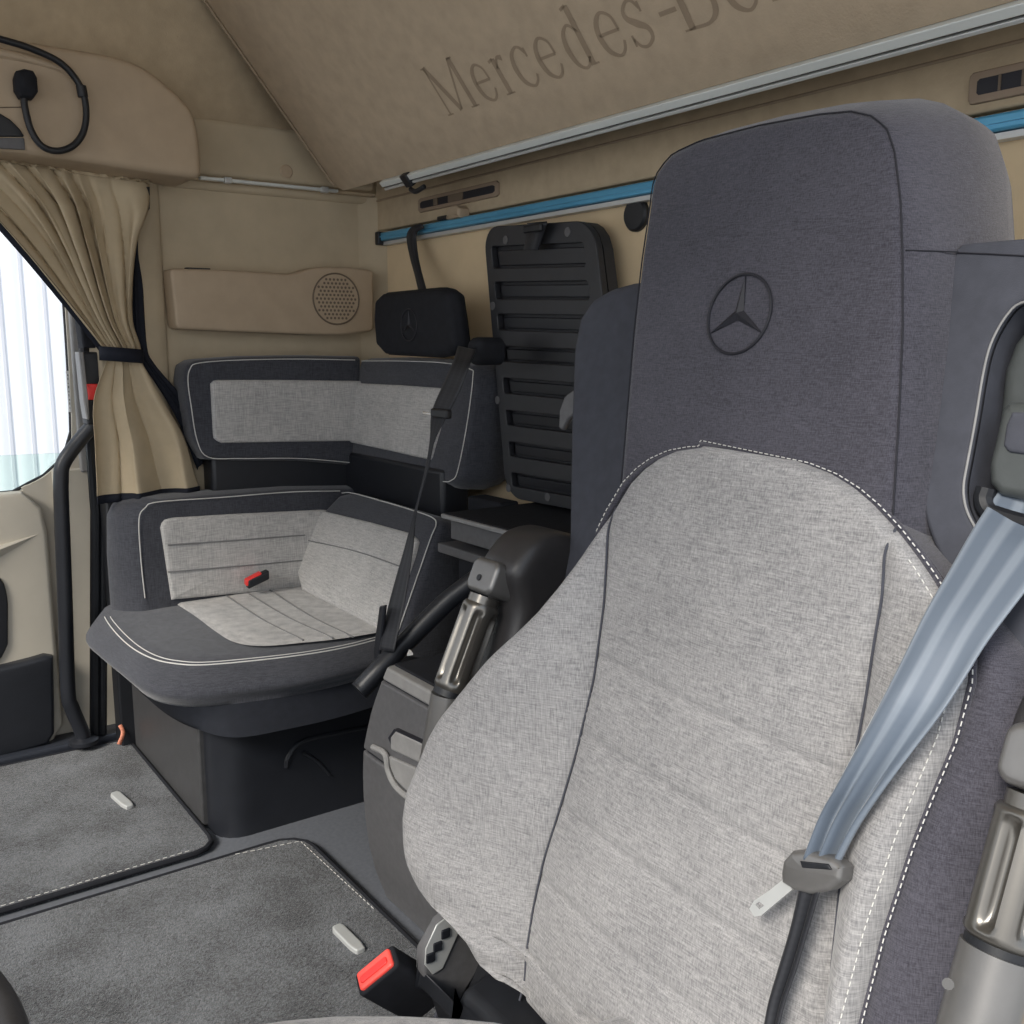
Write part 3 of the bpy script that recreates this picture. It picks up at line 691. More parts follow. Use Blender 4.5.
for i in range(len(rows)-1):
    for k in range(4):
        q = k/4; r = []
        for j in range(len(rows[0])):
            p0 = rows[max(i-1, 0)][j]; p1 = rows[i][j]; p2 = rows[i+1][j]; p3 = rows[min(i+2, len(rows)-1)][j]
            r.append(.5*((2*p1)+(p2-p0)*q+(2*p0-5*p1+4*p2-p3)*q*q+(3*p1-p0-3*p2+p3)*q**3))
        rows2.append(r)
rows2.append(rows[-1]); ce = sum(rows[-1], V((0, 0, 0)))/len(rows[-1])
for k in range(1, 7):
    f = 1-k/6.3; rows2.append([ce+(p-ce)*f+V((0, 0, .012*(1-f**3))) for p in rows[-1]])
mb = MB().grid(rows2[4:], True, True, True); cu_ = mb.build('seat_cushion', 'dark_fabric_far', ps, 80)
sk = MB().grid([[p.lerp(ce, .003) for p in r] for r in rows2[:5]], True, True, False); sk.build('cushion_skirt', 'skirt', cu_, 80)
# fabric insert with stitched channels
def zi(p):  # cushion crown height
    return .372+.012
IL = spline([Z(u, v, .384) for u, v in [(170, 600), (195, 616), (215, 631), (234, 642), (260, 646), (300, 643), (345, 638), (392, 630)]], 6)
IR = spline([Z(u, v, .384) for u, v in [(176, 598), (205, 594), (240, 591), (270, 588), (300, 585), (330, 598), (360, 611), (392, 628)]], 6)
IL = resample(IL, 60); IR = resample(IR, 60)
ch = [Z(u, v, .384).y for u, v in [(222, 594), (245, 592), (270, 590)]]
mb = MB(); rows = []
for i in range(60):
    r = []
    for j in range(25):
        p = IL[i].lerp(IR[i], j/24); d = min(j, 24-j, 3)/3
        dd = .0045*math.sin(d*PI/2)
        p = p.copy(); p.z = .381+dd+.003; r.append(p)
    rows.append(r)
mb.grid(rows); mb.build('cushion_insert', 'grey_fabric_sunlit', cu_, 80)
mb = MB()
for (ua, va), (ub_, vb) in [((224, 594), (303, 640)), ((246, 592), (333, 638)), ((270, 590), (353, 637))]:
    p = [Z(ua, va, .3895), Z((ua+ub_)/2-2, (va+vb)/2+2, .3885), Z(ub_, vb, .3875)]; mb.tube(p, .002, 6, 6)
mb.build('channel_seam', 'seam_grey', cu_)
def lift(P, z=.002, n=80): return [p+V((0, 0, z)) for p in resample(P, n)]
mb = MB(); seam = resample(A_, 120)[26:]
mb.tube([p+V((0, 0, .001)) for p in seam], .0014, 6, 0)
mb.tube([(p+(ce-p).normalized()*.014)+V((0, 0, .002)) for p in seam], .0011, 6, 0); mb.build('cushion_stitching', 'thread', cu_)
# --- lower backrest, side wall panel
XP = -2.345
def xs_(pts, x=XP): return [(X(u, v, x).y, X(u, v, x).z) for u, v in pts]
low = xs_([(140, 605), (137, 560), (137, 520), (143, 507), (158, 500), (220, 495), (290, 490), (352, 489)])
low += [(1.22, low[-1][1]), (1.22, .33), (low[0][0], .33)]
fx = lambda a, b, h: V((XP+h, a-(.04*min(1, max(0, -h-.005)/.06) if a < .70 else 0), b))
cushion(mb := MB(), low, fx, [(.0, -.115), (-.004, -.08), (-.004, -.04)]+round_prof(0, 0, .018)[1:], .004, n=160); lb = mb.build('lower_side_backrest', 'dark_fabric_far', ps, 70)
ins = xs_([(172, 600), (166, 560), (161, 528), (163, 521), (172, 518), (240, 514), (322, 510), (345, 512), (345, 590), (300, 588)], XP+.008)
cushion(mb := MB(), ins, lambda a, b, h: V((XP+h, a, b)), round_prof(0, .012, .008), .004, n=120); li = mb.build('insert', 'grey_fabric_sunlit', lb, 70)
mb = MB()
for va, vb in [(545, 535), (572, 560)]:
    mb.tube([X(168, va, XP+.015), X(240, (va+vb)/2, XP+.0165), X(305, vb, XP+.015)], .0018, 6, 5)
mb.build('channel_seam', 'seam_grey', li)
mb = MB(); sq = spline([X(u, v, XP+.001) for u, v in [(145, 598), (141, 560), (139, 520), (145, 508), (158, 502), (220, 497.5), (290, 492), (340, 491)]], 8)
mb.tube(sq, .0013, 6, 0); mb.build('piping', 'thread', lb)
# --- lower backrest, rear panel (leans back)
o1 = Y(300, 588, .985); o2 = Y(345, 490, 1.10); lean = math.atan2(o2.y-o1.y, o2.z-o1.z)
TN1 = V((0, math.sin(lean), math.cos(lean))); NN1 = V((0, -math.cos(lean), math.sin(lean)))
def pr(pts, h=0, o=o1, T=TN1, N=NN1):
    r = []
    for u, v in pts:
        q = PL(u, v, o+N*h, N); r.append((q.x, (q-o).dot(T)))
    return r
fr1 = lambda a, b, h: V((a, 0, 0))+V((0, o1.y, o1.z))+TN1*b+NN1*h
rearlo = pr([(300, 595), (296, 565), (303, 540), (318, 515), (338, 494), (352, 491), (385, 500), (420, 510), (436, 515), (440, 522), (436, 535), (415, 595), (400, 640), (396, 650)])
cushion(mb := MB(), rearlo, fr1, [(.02, -.16), (0, -.12), (-.003, -.05)]+round_prof(0, 0, .018)[1:], .006, n=140); rl_ = mb.build('lower_rear_backrest', 'dark_fabric_far', ps, 70)
cushion(mb := MB(), pr([(302, 590), (296, 565), (302, 542), (312, 524), (324, 511), (370, 522), (410, 533), (417, 540), (413, 555), (400, 592), (386, 634)], .01), fr1, round_prof(0, .014, .008), .005, n=120); ri = mb.build('insert', 'grey_fabric_sunlit', rl_, 70)
mb = MB().tube([fr1(a, b, .0185) for a, b in pr([(306, 540), (355, 551), (405, 568)], .018)], .0014, 6, 5); mb.build('channel_seam', 'seam_grey', ri)
mb = MB().tube([fr1(a, b, .002) for a, b in pr([(342, 493), (352, 493), (385, 502), (418, 512), (433, 518), (436, 525), (430, 540), (412, 592), (396, 638)], .002)], .0013, 6, 6); mb.build('piping', 'thread', rl_)
# --- upper backrest
XU = -2.37
upl = xs_([(185, 380), (187, 366), (197, 360), (240, 357), (300, 356), (362, 357)], XU)
uplb = xs_([(362, 466), (300, 461), (240, 461), (206, 460), (194, 440), (188, 405)], XU)
cushion(mb := MB(), upl+uplb, lambda a, b, h: V((XU+h, a, b)), [(.0, -.09), (-.002, -.04)]+round_prof(0, 0, .016)[1:], .003, n=120); u1 = mb.build('upper_side_backrest', 'dark_fabric_far', ps, 70)
cushion(mb := MB(), xs_([(211, 384), (215, 380), (280, 380), (362, 381), (362, 441), (280, 442), (220, 443), (214, 438)], XU+.008), lambda a, b, h: V((XU+h, a, b)), round_prof(0, .011, .007), .003, n=100); mb.build('insert', 'grey_fabric_sunlit', u1, 70)
mb = MB().tube([X(u, v, XU+.002) for u, v in [(355, 463), (300, 458.5), (240, 458.5), (208, 457), (197, 440), (191, 405), (188, 382), (190, 369), (199, 363), (240, 360), (300, 359), (355, 360)]], .0012, 6, 5); mb.build('piping', 'thread', u1)
o3 = Y(350, 465, 1.165); o4 = Y(357, 358, 1.205); l3 = math.atan2(o4.y-o3.y, o4.z-o3.z); T3 = V((0, math.sin(l3), math.cos(l3))); N3 = V((0, -math.cos(l3), math.sin(l3)))
fr3 = lambda a, b, h: V((a, o3.y, o3.z))+T3*b+N3*h
p3 = lambda pts, h=0: pr(pts, h, o3, T3, N3)
upr = p3([(349, 462), (343, 440), (350, 400), (357, 372), (360, 359), (400, 358), (445, 360), (474, 364), (478, 374), (470, 430), (461, 478), (452, 486), (400, 474)])
cushion(mb := MB(), upr, fr3, [(.01, -.13), (-.004, -.09), (-.006, -.03)]+round_prof(0, 0, .016)[1:], .004, n=130); u2 = mb.build('upper_rear_backrest', 'dark_fabric_far', ps, 70)
cushion(mb := MB(), p3([(344, 441), (349, 405), (357, 383), (400, 385), (441, 388), (446, 393), (440, 425), (430, 460), (390, 451)], .008), fr3, round_prof(0, .012, .007), .004, n=110); mb.build('insert', 'grey_fabric_sunlit', u2, 70)
mb = MB().tube([fr3(a, b, .0015) for a, b in p3([(352, 464), (400, 472), (440, 481), (452, 480), (458, 470), (467, 425), (473, 378), (470, 369), (445, 363), (400, 361), (362, 361)], .001)], .0012, 6, 6); mb.build('piping', 'thread', u2)
# recessed shelf band between the tiers
MB().box((XW+.002, .80, .60), (-2.395, 1.25, .75)).build('back_shelf', 'dark_plastic', ps, bevel=.01)
MB().box((-2.41, 1.16, .56), (-1.90, 1.235, .72)).build('back_shelf', 'dark_plastic', ps, bevel=.01)
# --- headrest
YH = 1.15
hd = [(Y(u, v, YH).x, Y(u, v, YH).z) for u, v in [(372, 320), (373, 300), (380, 293), (400, 291), (432, 288), (441, 288), (448, 293), (452, 320), (455, 345), (450, 354), (436, 357), (400, 355), (382, 354), (374, 345)]]
cushion(mb := MB(), hd, lambda a, b, h: V((a, YH-h, b)), [(.02, -.05), (.006, -.045), (.0, -.035), (-.002, -.02)]+round_prof(0, 0, .018)[1:], .004, n=90); hh = mb.build('headrest', 'black_soft', ps, 70)
q = Y(409, 325, YH-.004); star(MB_ := MB(), q, V((1, 0, 0)), V((0, 0, 1)), V((0, -1, 0)), .036, .0014); MB_.build('embossed_star', 'emblem', hh)
# buckle on the cushion
pb = root('seat_belt_buckle', X(262, 585, -2.30), 'red and black belt buckle lying on the passenger seat cushion', 'seat belt buckle')
a = X(247, 586, -2.305); b_ = X(266, 579, -2.30); d_ = (b_-a).normalized(); s_ = d_.cross(UZ).normalized()
A = [a-s_*.014-UZ*.006, a+s_*.014-UZ*.006, a+s_*.014+UZ*.016, a-s_*.014+UZ*.016]; MB().hexa(A, [p+d_*.055+UZ*.006 for p in A]).build('buckle_body', 'black', pb, bevel=.004)
A = [a-d_*.004-s_*.012+UZ*.002, a-d_*.004+s_*.012+UZ*.002, a-d_*.004+s_*.012+UZ*.018, a-d_*.004-s_*.012+UZ*.018]; MB().hexa(A, [p+d_*.04+UZ*.006 for p in A]).build('release_button', 'red', pb, bevel=.003)
# passenger belt
pbelt = root('seat_belt', Y(470, 350, 1.05), 'black passenger seat belt hanging from shoulder guide to seat side', 'seat belt')
mb = MB(); ribbon(mb, [Y(458, 346, 1.10), Y(453, 362, 1.04), Y(443, 385, 1.02), Y(432, 412, 1.0), Y(430, 440, .98), Y(425, 470, .96), Y(414, 512, .93), Y(404, 550, .90), Y(390, 600, .87), Y(379, 650, .84)],
                  [Y(476, 350, 1.10), Y(470, 364, 1.04), Y(461, 388, 1.02), Y(446, 418, 1.0), Y(435, 440, .98), Y(428, 470, .96), Y(417, 512, .935), Y(413, 550, .91), Y(405, 600, .88), Y(394, 652, .85)], n=90, cols=7)
mb.build('webbing', 'belt_dark', pbelt, 80, solid=.0015)
q = Y(472, 348, 1.12); cushion(mb := MB(), rrect(q.x-.028, q.z-.035, q.x+.03, q.z+.022, .02), lambda a, b, h: V((a, 1.12-h, b)), [(.01, -.07)]+round_prof(-.06, 0, .018)); mb.build('shoulder_guide', 'black_soft', pbelt)
q = Y(442, 412, .995); MB().box((q.x-.032, q.y-.008, q.z-.012), (q.x+.028, q.y+.006, q.z+.006)).build('tongue', 'black', pbelt, bevel=.004)
q2 = Y(424, 413, .995); MB().box((q2.x-.004, q2.y-.002, q2.z-.003), (q.x-.02, q2.y+.001, q2.z+.003)).build('tongue_blade', 'chrome', pbelt, bevel=.001)
MB().prism([Y(u, v, .845) for u, v in [(379, 606), (384, 605), (380, 645), (378, 655), (386, 662), (383, 666), (374, 660), (373, 650)]], (0, .008, 0)).build('anchor_plate', 'dark_plastic', pbelt, bevel=.003)
# dark lever arm
la = MB(); rows = []
ctr = [Y(478, 578, 1.02), Y(459, 592, .99), Y(441, 607, .96), Y(404, 644, .89), Y(380, 669, .84), Y(364, 686, .81), Y(359, 691, .80)]
la.tube(ctr, .0195, 14, 6)
tag(la.build('lever_arm', 'dark_plastic'), 'thick dark diagonal lever arm beside the passenger seat cushion', 'lever')

# ================================================================ CENTRE CONSOLE
cc_ = root('centre_console', (-1.3, .9, 0), 'grey plastic centre console with fridge drawers between the seats', 'console')
YC = .78
def cx(u, v): q = Y(u, v, YC); return (q.x, q.z)
zt_ = .447
prof_l = [(.447, -1.476), (.42, -1.49), (.36, -1.517), (.28, -1.541), (.20, -1.545), (.10, -1.545), (.05, -1.535), (.0, -1.50)]
def conso(z0, z1, yf, name, mat, xr=-1.08, inset=0, bev=.004):
    zs = [z0+(z1-z0)*k/6 for k in range(7)]; rows = []
    for z in zs:
        xl = interp([(a, b) for a, b in prof_l], z)+inset
        yy = yf-.02*math.sin(PI*min(1, max(0, z/.45)))
        rows.append([V((xl, 1.06, z)), V((xl, yy+.012, z)), V((xl+.003, yy+.004, z)), V((xl+.012, yy, z)), V((xr, yy, z)), V((xr, 1.06, z))])
    return MB().grid(rows, True, True, True).build(name, mat, cc_, 30, bev)
conso(0, .274, YC, 'lower_drawer', 'grey_plastic')
conso(.280, .418, YC, 'upper_drawer', 'grey_plastic')
conso(.270, .284, YC+.006, 'drawer_gap', 'emblem', inset=.004, bev=0); conso(.414, .426, YC+.006, 'lid_gap', 'emblem', inset=.004, bev=0)
conso(.422, .446, YC, 'lid', 'pale_plastic')
MB().prism([(-1.470, YC+.015, .446), (-1.09, YC+.015, .446), (-1.09, 1.05, .446), (-1.470, 1.05, .446)], (0, 0, .005)).build('lid_cloth', 'black_soft', cc_, bevel=.003)
ch_ = [Y(u, v, YC-.022) for u, v in [(390, 737), (395, 731), (440, 752), (440, 772), (420, 764), (390, 750)]]
MB().prism(ch_, (0, .02, 0)).build('handle_tab', 'pale_plastic', cc_, bevel=.004)
MB().prism([Y(u, v, YC-.0205) for u, v in [(388, 738), (394, 729), (440, 751), (440, 756), (396, 734), (391, 745)]], (0, .02, 0)).build('handle_shadow_gap', 'emblem', cc_)
MB().tube([Y(u, v, YC-.024) for u, v in [(373, 747), (385, 754), (388, 770), (395, 785), (408, 797), (430, 806)]], .0055, 8, 6).build('handle_rim', 'pale_plastic', cc_)
MB().prism([Y(u, v, YC-.0215) for u, v in [(388, 756), (440, 780), (440, 806), (410, 795), (395, 780), (390, 768)]], (0, .015, 0)).build('handle_recess', 'pale_plastic', cc_, bevel=.003)
tag(MB().prism([Z(u, v, .452) for u, v in [(407, 656), (413, 655), (411, 652), (409, 651)]], (0, 0, .003)).build('paper_scrap', 'sticker'), 'tiny white scrap on the centre console lid', 'scrap')

# ================================================================ FLOOR MATS
def mat(name, x0, y0, x1, y1, r, label):
    o = root('floor_mat', ((x0+x1)/2, (y0+y1)/2, 0), label, 'floor mat')
    cushion(mb := MB(), rrect(x0, y0, x1, y1, r, 8), lambda a, b, h: V((a, b, h)), round_prof(0.001, .014, .006), n=160); mb.build('pile', 'carpet', o)
    ed = resample([V((a, b, .010)) for a, b in rrect(x0, y0, x1, y1, r, 8)], 160, True)
    MB().tube(ed, .006, 8, 0, True).build('binding', 'black_soft', o)
    return o
m1 = mat('a', -2.505, -.8, -1.835, .585, .045, 'dark grey carpet mat in front of the passenger seat base')
m2 = mat('b', -1.785, -.8, -.98, .742, .06, 'dark grey carpet mat between the console and driver seat')
mb = MB(); dashes(mb, [V((-1.843, -.6, .0155)), V((-1.843, .53, .0155))], .007, .007, .0007); mb.build('edge_stitching', 'thread', m1)
mb = MB(); dashes(mb, [V((-1.775, .60, .0165)), V((-1.75, .725, .0165)), V((-1.45, .732, .0165))], .007, .007, .0007); mb.build('edge_stitching', 'thread', m2)
def clip(a, b, w, label):
    a = Z(*a, .018); b = Z(*b, .018); d = b-a; L = d.length; d.normalize(); s = d.cross(UZ)
    ol = [(L*x, w*y) for x, y in [(0, -.6), (.1, -1), (.8, -1), (1, -.7), (1, .7), (.8, 1), (.1, 1), (0, .6)]]
    cushion(mb := MB(), ol, lambda p, q, h: a+d*p+s*q+UZ*h, round_prof(-.008, .004, .003), n=40)
    tag(mb.build('mat_clip', 'silver'), label, 'clip')
clip((114, 793), (130, 807), .011, 'small oval metal clip on the carpet mat by the passenger seat')
clip((336, 926), (361, 951), .011, 'long oval metal clip on the carpet mat near the driver buckle')
tgp = Z(122, 742, .02); mb = MB(); ribbon(mb, [X(118, 726, -2.46), X(121, 733, -2.45), X(117, 744, -2.44)], [X(122, 724, -2.46), X(125, 733, -2.45), X(121, 745, -2.44)], cols=3)
tag(mb.build('fabric_tag', 'orange_tag', solid=.002), 'tiny orange and pink tag by the foot of the seat base', 'tag')

# ================================================================ DRIVER SEAT
rho = math.radians(12); O = Y(742, 315, .74)
S = V((1, 0, 0)); T = V((0, math.sin(rho), math.cos(rho))); N = V((0, -math.cos(rho), math.sin(rho)))
def D(s, t, n=0): return O+S*s+T*t+N*n
def dq(u, v, n=0): q = PL(u, v, O+N*n, N)-O; return (q.x, q.dot(T))
def D2(s, t, n=0): return D(s, t+max(0, -n)*.30*sm(.0, .17, t)-max(0, -n-.12)*.25*sm(.0, .17, t), n)
def dtab(pts, n=0):
    r = []
    for u, v, *k in pts:
        s, t = dq(u, v, k[0] if k else n); r.append((t, s))
    return sorted(r)
ds = root('driver_seat', D(.05, -.75, -.05)*1, 'large grey and charcoal driver seat in the foreground with star emblem', 'seat')
# -- headrest / upper back block
hp = [(650, 205), (652, 186), (658, 170), (672, 154), (700, 141), (758, 126), (818, 115), (850, 112), (872, 117), (886, 130), (893, 152), (899, 200), (901, 260), (901, 330), (897, 420), (892, 500), (890, 540)]
ho = [dq(u, v) for u, v in hp]
ho += [(ho[-1][0]+.004, -.36), (dq(622, 490)[0]+.02, -.36)]+[dq(u, v) for u, v in [(623, 460), (628, 400), (634, 330), (642, 260)]]
mb = MB()
cushion(mb, ho, D2, [(.06, -.235), (.03, -.228), (.006, -.20), (-.012, -.15), (-.017, -.09), (-.012, -.035), (-.004, -.010), (0, -.002), (.003, .0005), (.008, .001)], .003, n=140)
hb = mb.build('headrest', 'dark_fabric', ds, 60)
mb = MB(); seq = [D(a, b, -.001) for a, b in offset2([(p.x, p.y) for p in resample([V((a, b, 0)) for a, b in ho], 140, True)], -.001)]
mb.tube(seq, .0008, 6, 0, True); mb.build('front_seam', 'seam_dark', hb)
star(mb := MB(), D(0, 0, .0045), S, T, N, .0385, .0014); mb.build('embossed_star', 'emblem', hb)
# side seam of the headrest
y_ = D(ho[10][0]+.016, dq(903, 249)[1], -.06)
mb = MB().tube([D(dq(901, 249)[0]+dx_, dq(901, 249)[1]+dt, n_) for dx_, dt, n_ in [(0.002, 0, -.004), (.0115, .007, -.036), (.0155, .016, -.075), (.0125, .028, -.12)]], .0006, 6, 5); mb.build('side_seam', 'seam_dark', hb)

# -- grey cushion height field
bsh = lambda v: sm(470, 640, v)
Lpix = [(690, 446), (668, 450), (650, 458), (636, 468), (622, 482), (600, 510), (575, 542), (558, 564), (540, 586), (520, 610), (500, 634), (480, 659), (460, 686), (440, 715), (426, 740), (415, 765), (406, 790), (403, 815), (403, 840), (405, 862), (410, 885), (418, 900), (440, 918), (462, 938), (474, 957), (490, 976), (508, 990), (526, 1003), (534, 1014), (542, 1030)]
Rpix = [(700, 446), (740, 451), (800, 461), (830, 473), (852, 487), (870, 503), (888, 524), (905, 548), (920, 572), (935, 600), (950, 633), (956, 655), (957, 680), (945, 741), (924, 800), (909, 843), (895, 890), (881, 933), (859, 1018), (848, 1060)]
Ltab = dtab([(u, v, (.055*bsh(v)+.012)*(1-.75*sm(900, 995, v))) for u, v in Lpix]); Rtab = dtab([(u, v, .018*bsh(v)+.006) for u, v in Rpix])
# tail of both below the frame
tb = -.86
Ltab = [(t, s) for t, s in Ltab if t > -.9]; Rtab = [(t, s) for t, s in Rtab if t > -.9]
SLp = dtab([(618, 487), (613, 560), (609, 600), (598, 680), (580, 755), (563, 812), (548, 860), (538, 905), (531, 950), (527, 1005)], .0)
SRp = dtab([(894, 548), (889, 600), (880, 645), (868, 710), (858, 765), (850, 820), (845, 880), (838, 950), (830, 1030)], .0)
ttop = max(Ltab[-1][0], Rtab[-1][0]); ttop = dq(700, 446, .012)[1]; tbot = dq(600, 1075)[1]
def LT(t): return interp(Ltab, t)
def RT(t): return interp(Rtab, t)
def bol(t): return 1-sm(-.46, -.17, t)
def surf(s, t):
    L, R = LT(t), RT(t); sl = min(max(interp(SLp, t), L+.004), R-.01); sr = max(min(interp(SRp, t), R-.004), sl+.01); b = bol(t)
    h = .012
    c = (s-sl)/(sr-sl)
    if 0 < c < 1: h += .012*math.sin(PI*c)
    else:
        if s <= sl: w = (sl-s)/max(sl-L, 1e-4); h += b*.062*(1-.8*sm(-.655, -.78, t))*math.sin(PI/2*min(1, w*1.12))**1.3
        else: w = (s-sr)/max(R-sr, 1e-4); h += b*.034*math.sin(PI/2*min(1, w*1.25))**1.3-.012*b*w**3
    amp = .0075*min(1, b*1.5+.25)
    for q in (sl, sr): h -= amp*math.exp(-((s-q)/.006)**2)
    # faint pulled channels in the middle panel
    if 0 < c < 1 and t < -.28:
        for k in range(7):
            tt = -.36-.085*k; h -= .0030*math.exp(-((t-tt+.02*c)/.0045)**2)
        h += .003*math.sin(9*t+6*c)*math.sin(PI*c)
    if s < sl: h += .003*b*math.sin(28*t+20*s)*math.sin(17*t)
    for d, r in ((s-L, .022), (R-s, .016), (ttop-t, .012)):
        if d < r: h -= (r-math.sqrt(max(0, r*r-(r-max(0, d))**2)))*(.9 if r > .013 else .8)
    return h
mb = MB(); rows = []; nr = 230; nc = 140
for i in range(nr+1):
    w = i/nr; t = ttop+(tbot-ttop)*(w**1.6 if w < .2 else w**1.6)
    L, R = LT(t), RT(t); row = [D(L+.018, t, -.09), D(L+.004, t, -.05), D(L-.001, t, -.02)]
    tl = 1-sm(-.76, -.68, t); row = [D(L+.010+.06*tl, t+.01*tl, surf(L, t)-.086), D(L+.002+.025*tl, t, surf(L, t)-.045), D(L, t, surf(L, t)-.014)]
    for j in range(nc+1):
        c = j/nc; c = c-.14*math.sin(2*PI*c)/PI/2*1.2   # denser toward both edges
        s = L+(R-L)*c; row.append(D(s, t, surf(s, t)))
    row += [D(R+.001, t, surf(R, t)-.008)]
    rows.append(row)
mb.grid(rows); gc = mb.build('backrest_cushion', 'grey_fabric', ds, 75)
# seams and stitching on it
def onsurf(s, t, d=.0008): return D(s, t, surf(s, t)+d)
for tab, a, b in ((SLp, -.17, tbot+.01), (SRp, -.178, tbot+.01)):
    MB().tube(spline([onsurf(interp(tab, t), t, .0018) for t in [a+(b-a)*k/30 for k in range(31)]], 4), .0013, 6, 0).build('panel_seam', 'wing_fabric', gc)
mb = MB(); pth = [onsurf(RT(t)-.0065, t, .001) for t in [-.20+(-.85+.20)*k/140 for k in range(141)]]; dashes(mb, pth, .0042, .0022, .00055)
mb.build('stitching', 'thread', gc)
mb = MB(); pth = []
for k in range(0, 200):
    w = k/199; t = ttop-.0035+(-.86-ttop)*w**1.7; q_ = 1-sm(ttop-.2, ttop-.05, t); q2_ = 1-sm(ttop-.10, ttop-.01, t); pth.append((RT(t)+.007-.003*q_, t, .006*(1-q2_)+(surf(RT(t), t)+.009-.003*q_)*q2_))
ptl = []
for k in range(0, 40):
    w = k/39; t = ttop+.006-.11*w**1.7; ptl.append((LT(min(t, ttop))-.006+(.012 if t > ttop else 0), t, .006))
arc = [D(a, b, c) for a, b, c in ptl[::-1]]+[D(a, b, c) for a, b, c in pth]
dashes(mb, arc, .0042, .0022, .00055); mb.build('outer_stitching', 'thread', gc)
# piping roll between grey and dark
mb = MB(); pp = [D(a+.001*0, b-.004 if k_ > 2 else b-.003, c-.004) for k_, (a, b, c) in enumerate(ptl[::-1])]+[D(a-.004, b-.001, c-.007) for a, b, c in pth]
mb.tube(pp, .0035, 8, 0); mb.build('piping', 'dark_fabric', ds, 70)

# -- charcoal shell / side bolster
mb = MB(); rows = []
for i in range(70):
    t = -.12+(tbot+.12)*i/69; L, R = LT(min(t, ttop)), RT(min(t, ttop)); b = 1-sm(-.34, -.17, t); hR = surf(R, min(t, ttop))
    hs = ho_r = dq(890, 520)[0]
    base = (.012*0-.004)*(1-b)+(hR-.006)*b
    sx = .004+.063*b
    Rr = max(R, .155 if t > -.2 else R)
    row = [D(L+.02, t, -.10), D(L+.03, t, -.03), D((L+R)/2, t, -.03), D(R-.012, t, base-.012*b), D(R-.003, t, base+.003*b), D(R+.008, t, base+.009*b)]
    row += [D(R+.4*sx, t, base+.006*b), D(R+.75*sx, t, base-.010*b-.006), D(R+sx, t, base-.045), D(R+sx*1.12, t, -.09), D(R+sx, t, -.14), D((L+R)/2, t, -.16), D(L+.03, t, -.15)]
    rows.append(row)
mb.grid(rows, True, True, True); mb.build('side_bolster', 'dark_fabric', ds, 75, sub=2)

# -- left shoulder wing
lw = [dq(u, v, -.085) for u, v in [(650, 279), (630, 281), (608, 287), (590, 298), (577, 318), (571, 348), (568, 420), (567, 480), (566, 540)]]
lw += [(lw[-1][0]-.0, -.42), (-.10, -.42), (-.10, lw[0][1])]
cushion(mb := MB(), lw, D, [(.02, -.20), (.004, -.19), (0, -.15), (0, -.11)]+round_prof(0, -.085, .014)[1:], .002, n=120); mb.build('shoulder_wing', 'wing_fabric', ds, 60)
lq = [dq(u, v, -.14) for u, v in [(600, 384), (574, 388), (563, 396), (558, 410), (557, 428), (561, 430), (566, 420), (574, 412), (600, 410)]]
MB().prism([D(a, b, -.15) for a, b in lq], N*.008).build('release_lever', 'grey_plastic', ds, bevel=.003)
# -- right belt housing with opening
def nh(t): return -.030-.030*max(0, min(1.3, (t+.17)/.24))
def wq(u, v):
    n_ = -.045
    for _ in range(4): n_ = nh(dq(u, v, n_)[1])
    return dq(u, v, n_)
def H(s, t, d=0): return D(s, t, nh(t)+d)
nw = -.045
rw = [wq(u, v) for u, v in [(962, 243), (955, 247), (950, 258), (945, 300), (939, 345), (933, 400), (927, 450), (921, 490), (922, 510), (932, 542), (950, 578), (975, 622), (1010, 665)]]
xr = .44
rw2 = rw+[(xr, rw[-1][1]-.03), (xr, rw[0][1]-.02), (xr-.04, rw[0][1])]
op = [wq(u, v) for u, v in [(1020, 300), (1003, 320), (990, 345), (983, 375), (976, 420), (968, 462), (963, 488), (966, 510), (978, 532), (1000, 570), (1018, 590)]]
op2 = op+[(xr-.045, op[-1][1]-.01), (xr-.03, op[-1][1]+.04), (xr-.03, op[0][1]-.03), (xr-.05, op[0][1])]
opS = rnd(op2, .02, 5)
rwS = [(p.x, p.y) for p in resample([V((a, b, 0)) for a, b in rw2], 90, True)]
hsg = holed('belt_housing', [H(a, b) for a, b in rwS], [[H(a, b) for a, b in opS]], N*-.11, 'wing_fabric', ds, .009)
MB().tube([H(a, b, .0005) for a, b in opS], .0010, 8, 0, True).build('opening_trim', 'pale_plastic', hsg)
MB().grid([[H(a, b, h_) for a, b in offset2(opS, -.0012 if h_ < -.01 else .0012)] for h_ in (-.004, -.012, -.10)], True).build('opening_liner', 'black', hsg)
MB().prism([D(a, b, -.12) for a, b in offset2(rwS, .012)], N*-.004).build('recess_back', 'black', hsg)
mb = MB().tube([H(*wq(u, v), .0005) for u, v in [(958, 253), (985, 254), (1024, 256), (1060, 258)]], .0008, 6, 4); mb.build('top_seam', 'emblem', hsg)
# belt guide inside the opening
ng = -.075
g1 = [dq(u, v, ng) for u, v in [(1032, 325), (1016, 345), (1006, 372), (1001, 420), (1000, 470), (1060, 480), (1075, 330)]]
cushion(mb := MB(), g1, D, round_prof(ng-.03, ng+.006, .008), n=70); gd = mb.build('belt_guide', 'guide_plastic', ds)
n2 = -.045
g2 = [dq(u, v, n2) for u, v in [(1010, 402), (1002, 410), (995, 440), (989, 465), (990, 484), (1000, 495), (1050, 505), (1060, 400)]]
cushion(mb := MB(), g2, D, round_prof(n2-.035, n2+.004, .008), n=70); mb.build('guide_cover', 'guide_plastic', gd)
cushion(mb := MB(), [dq(u, v, n2+.006) for u, v in [(1012, 412), (1006, 425), (1003, 445), (1008, 452), (1050, 458), (1055, 412)]], D, round_prof(n2, n2+.007, .003), n=50); mb.build('guide_window', 'wing_fabric', gd)
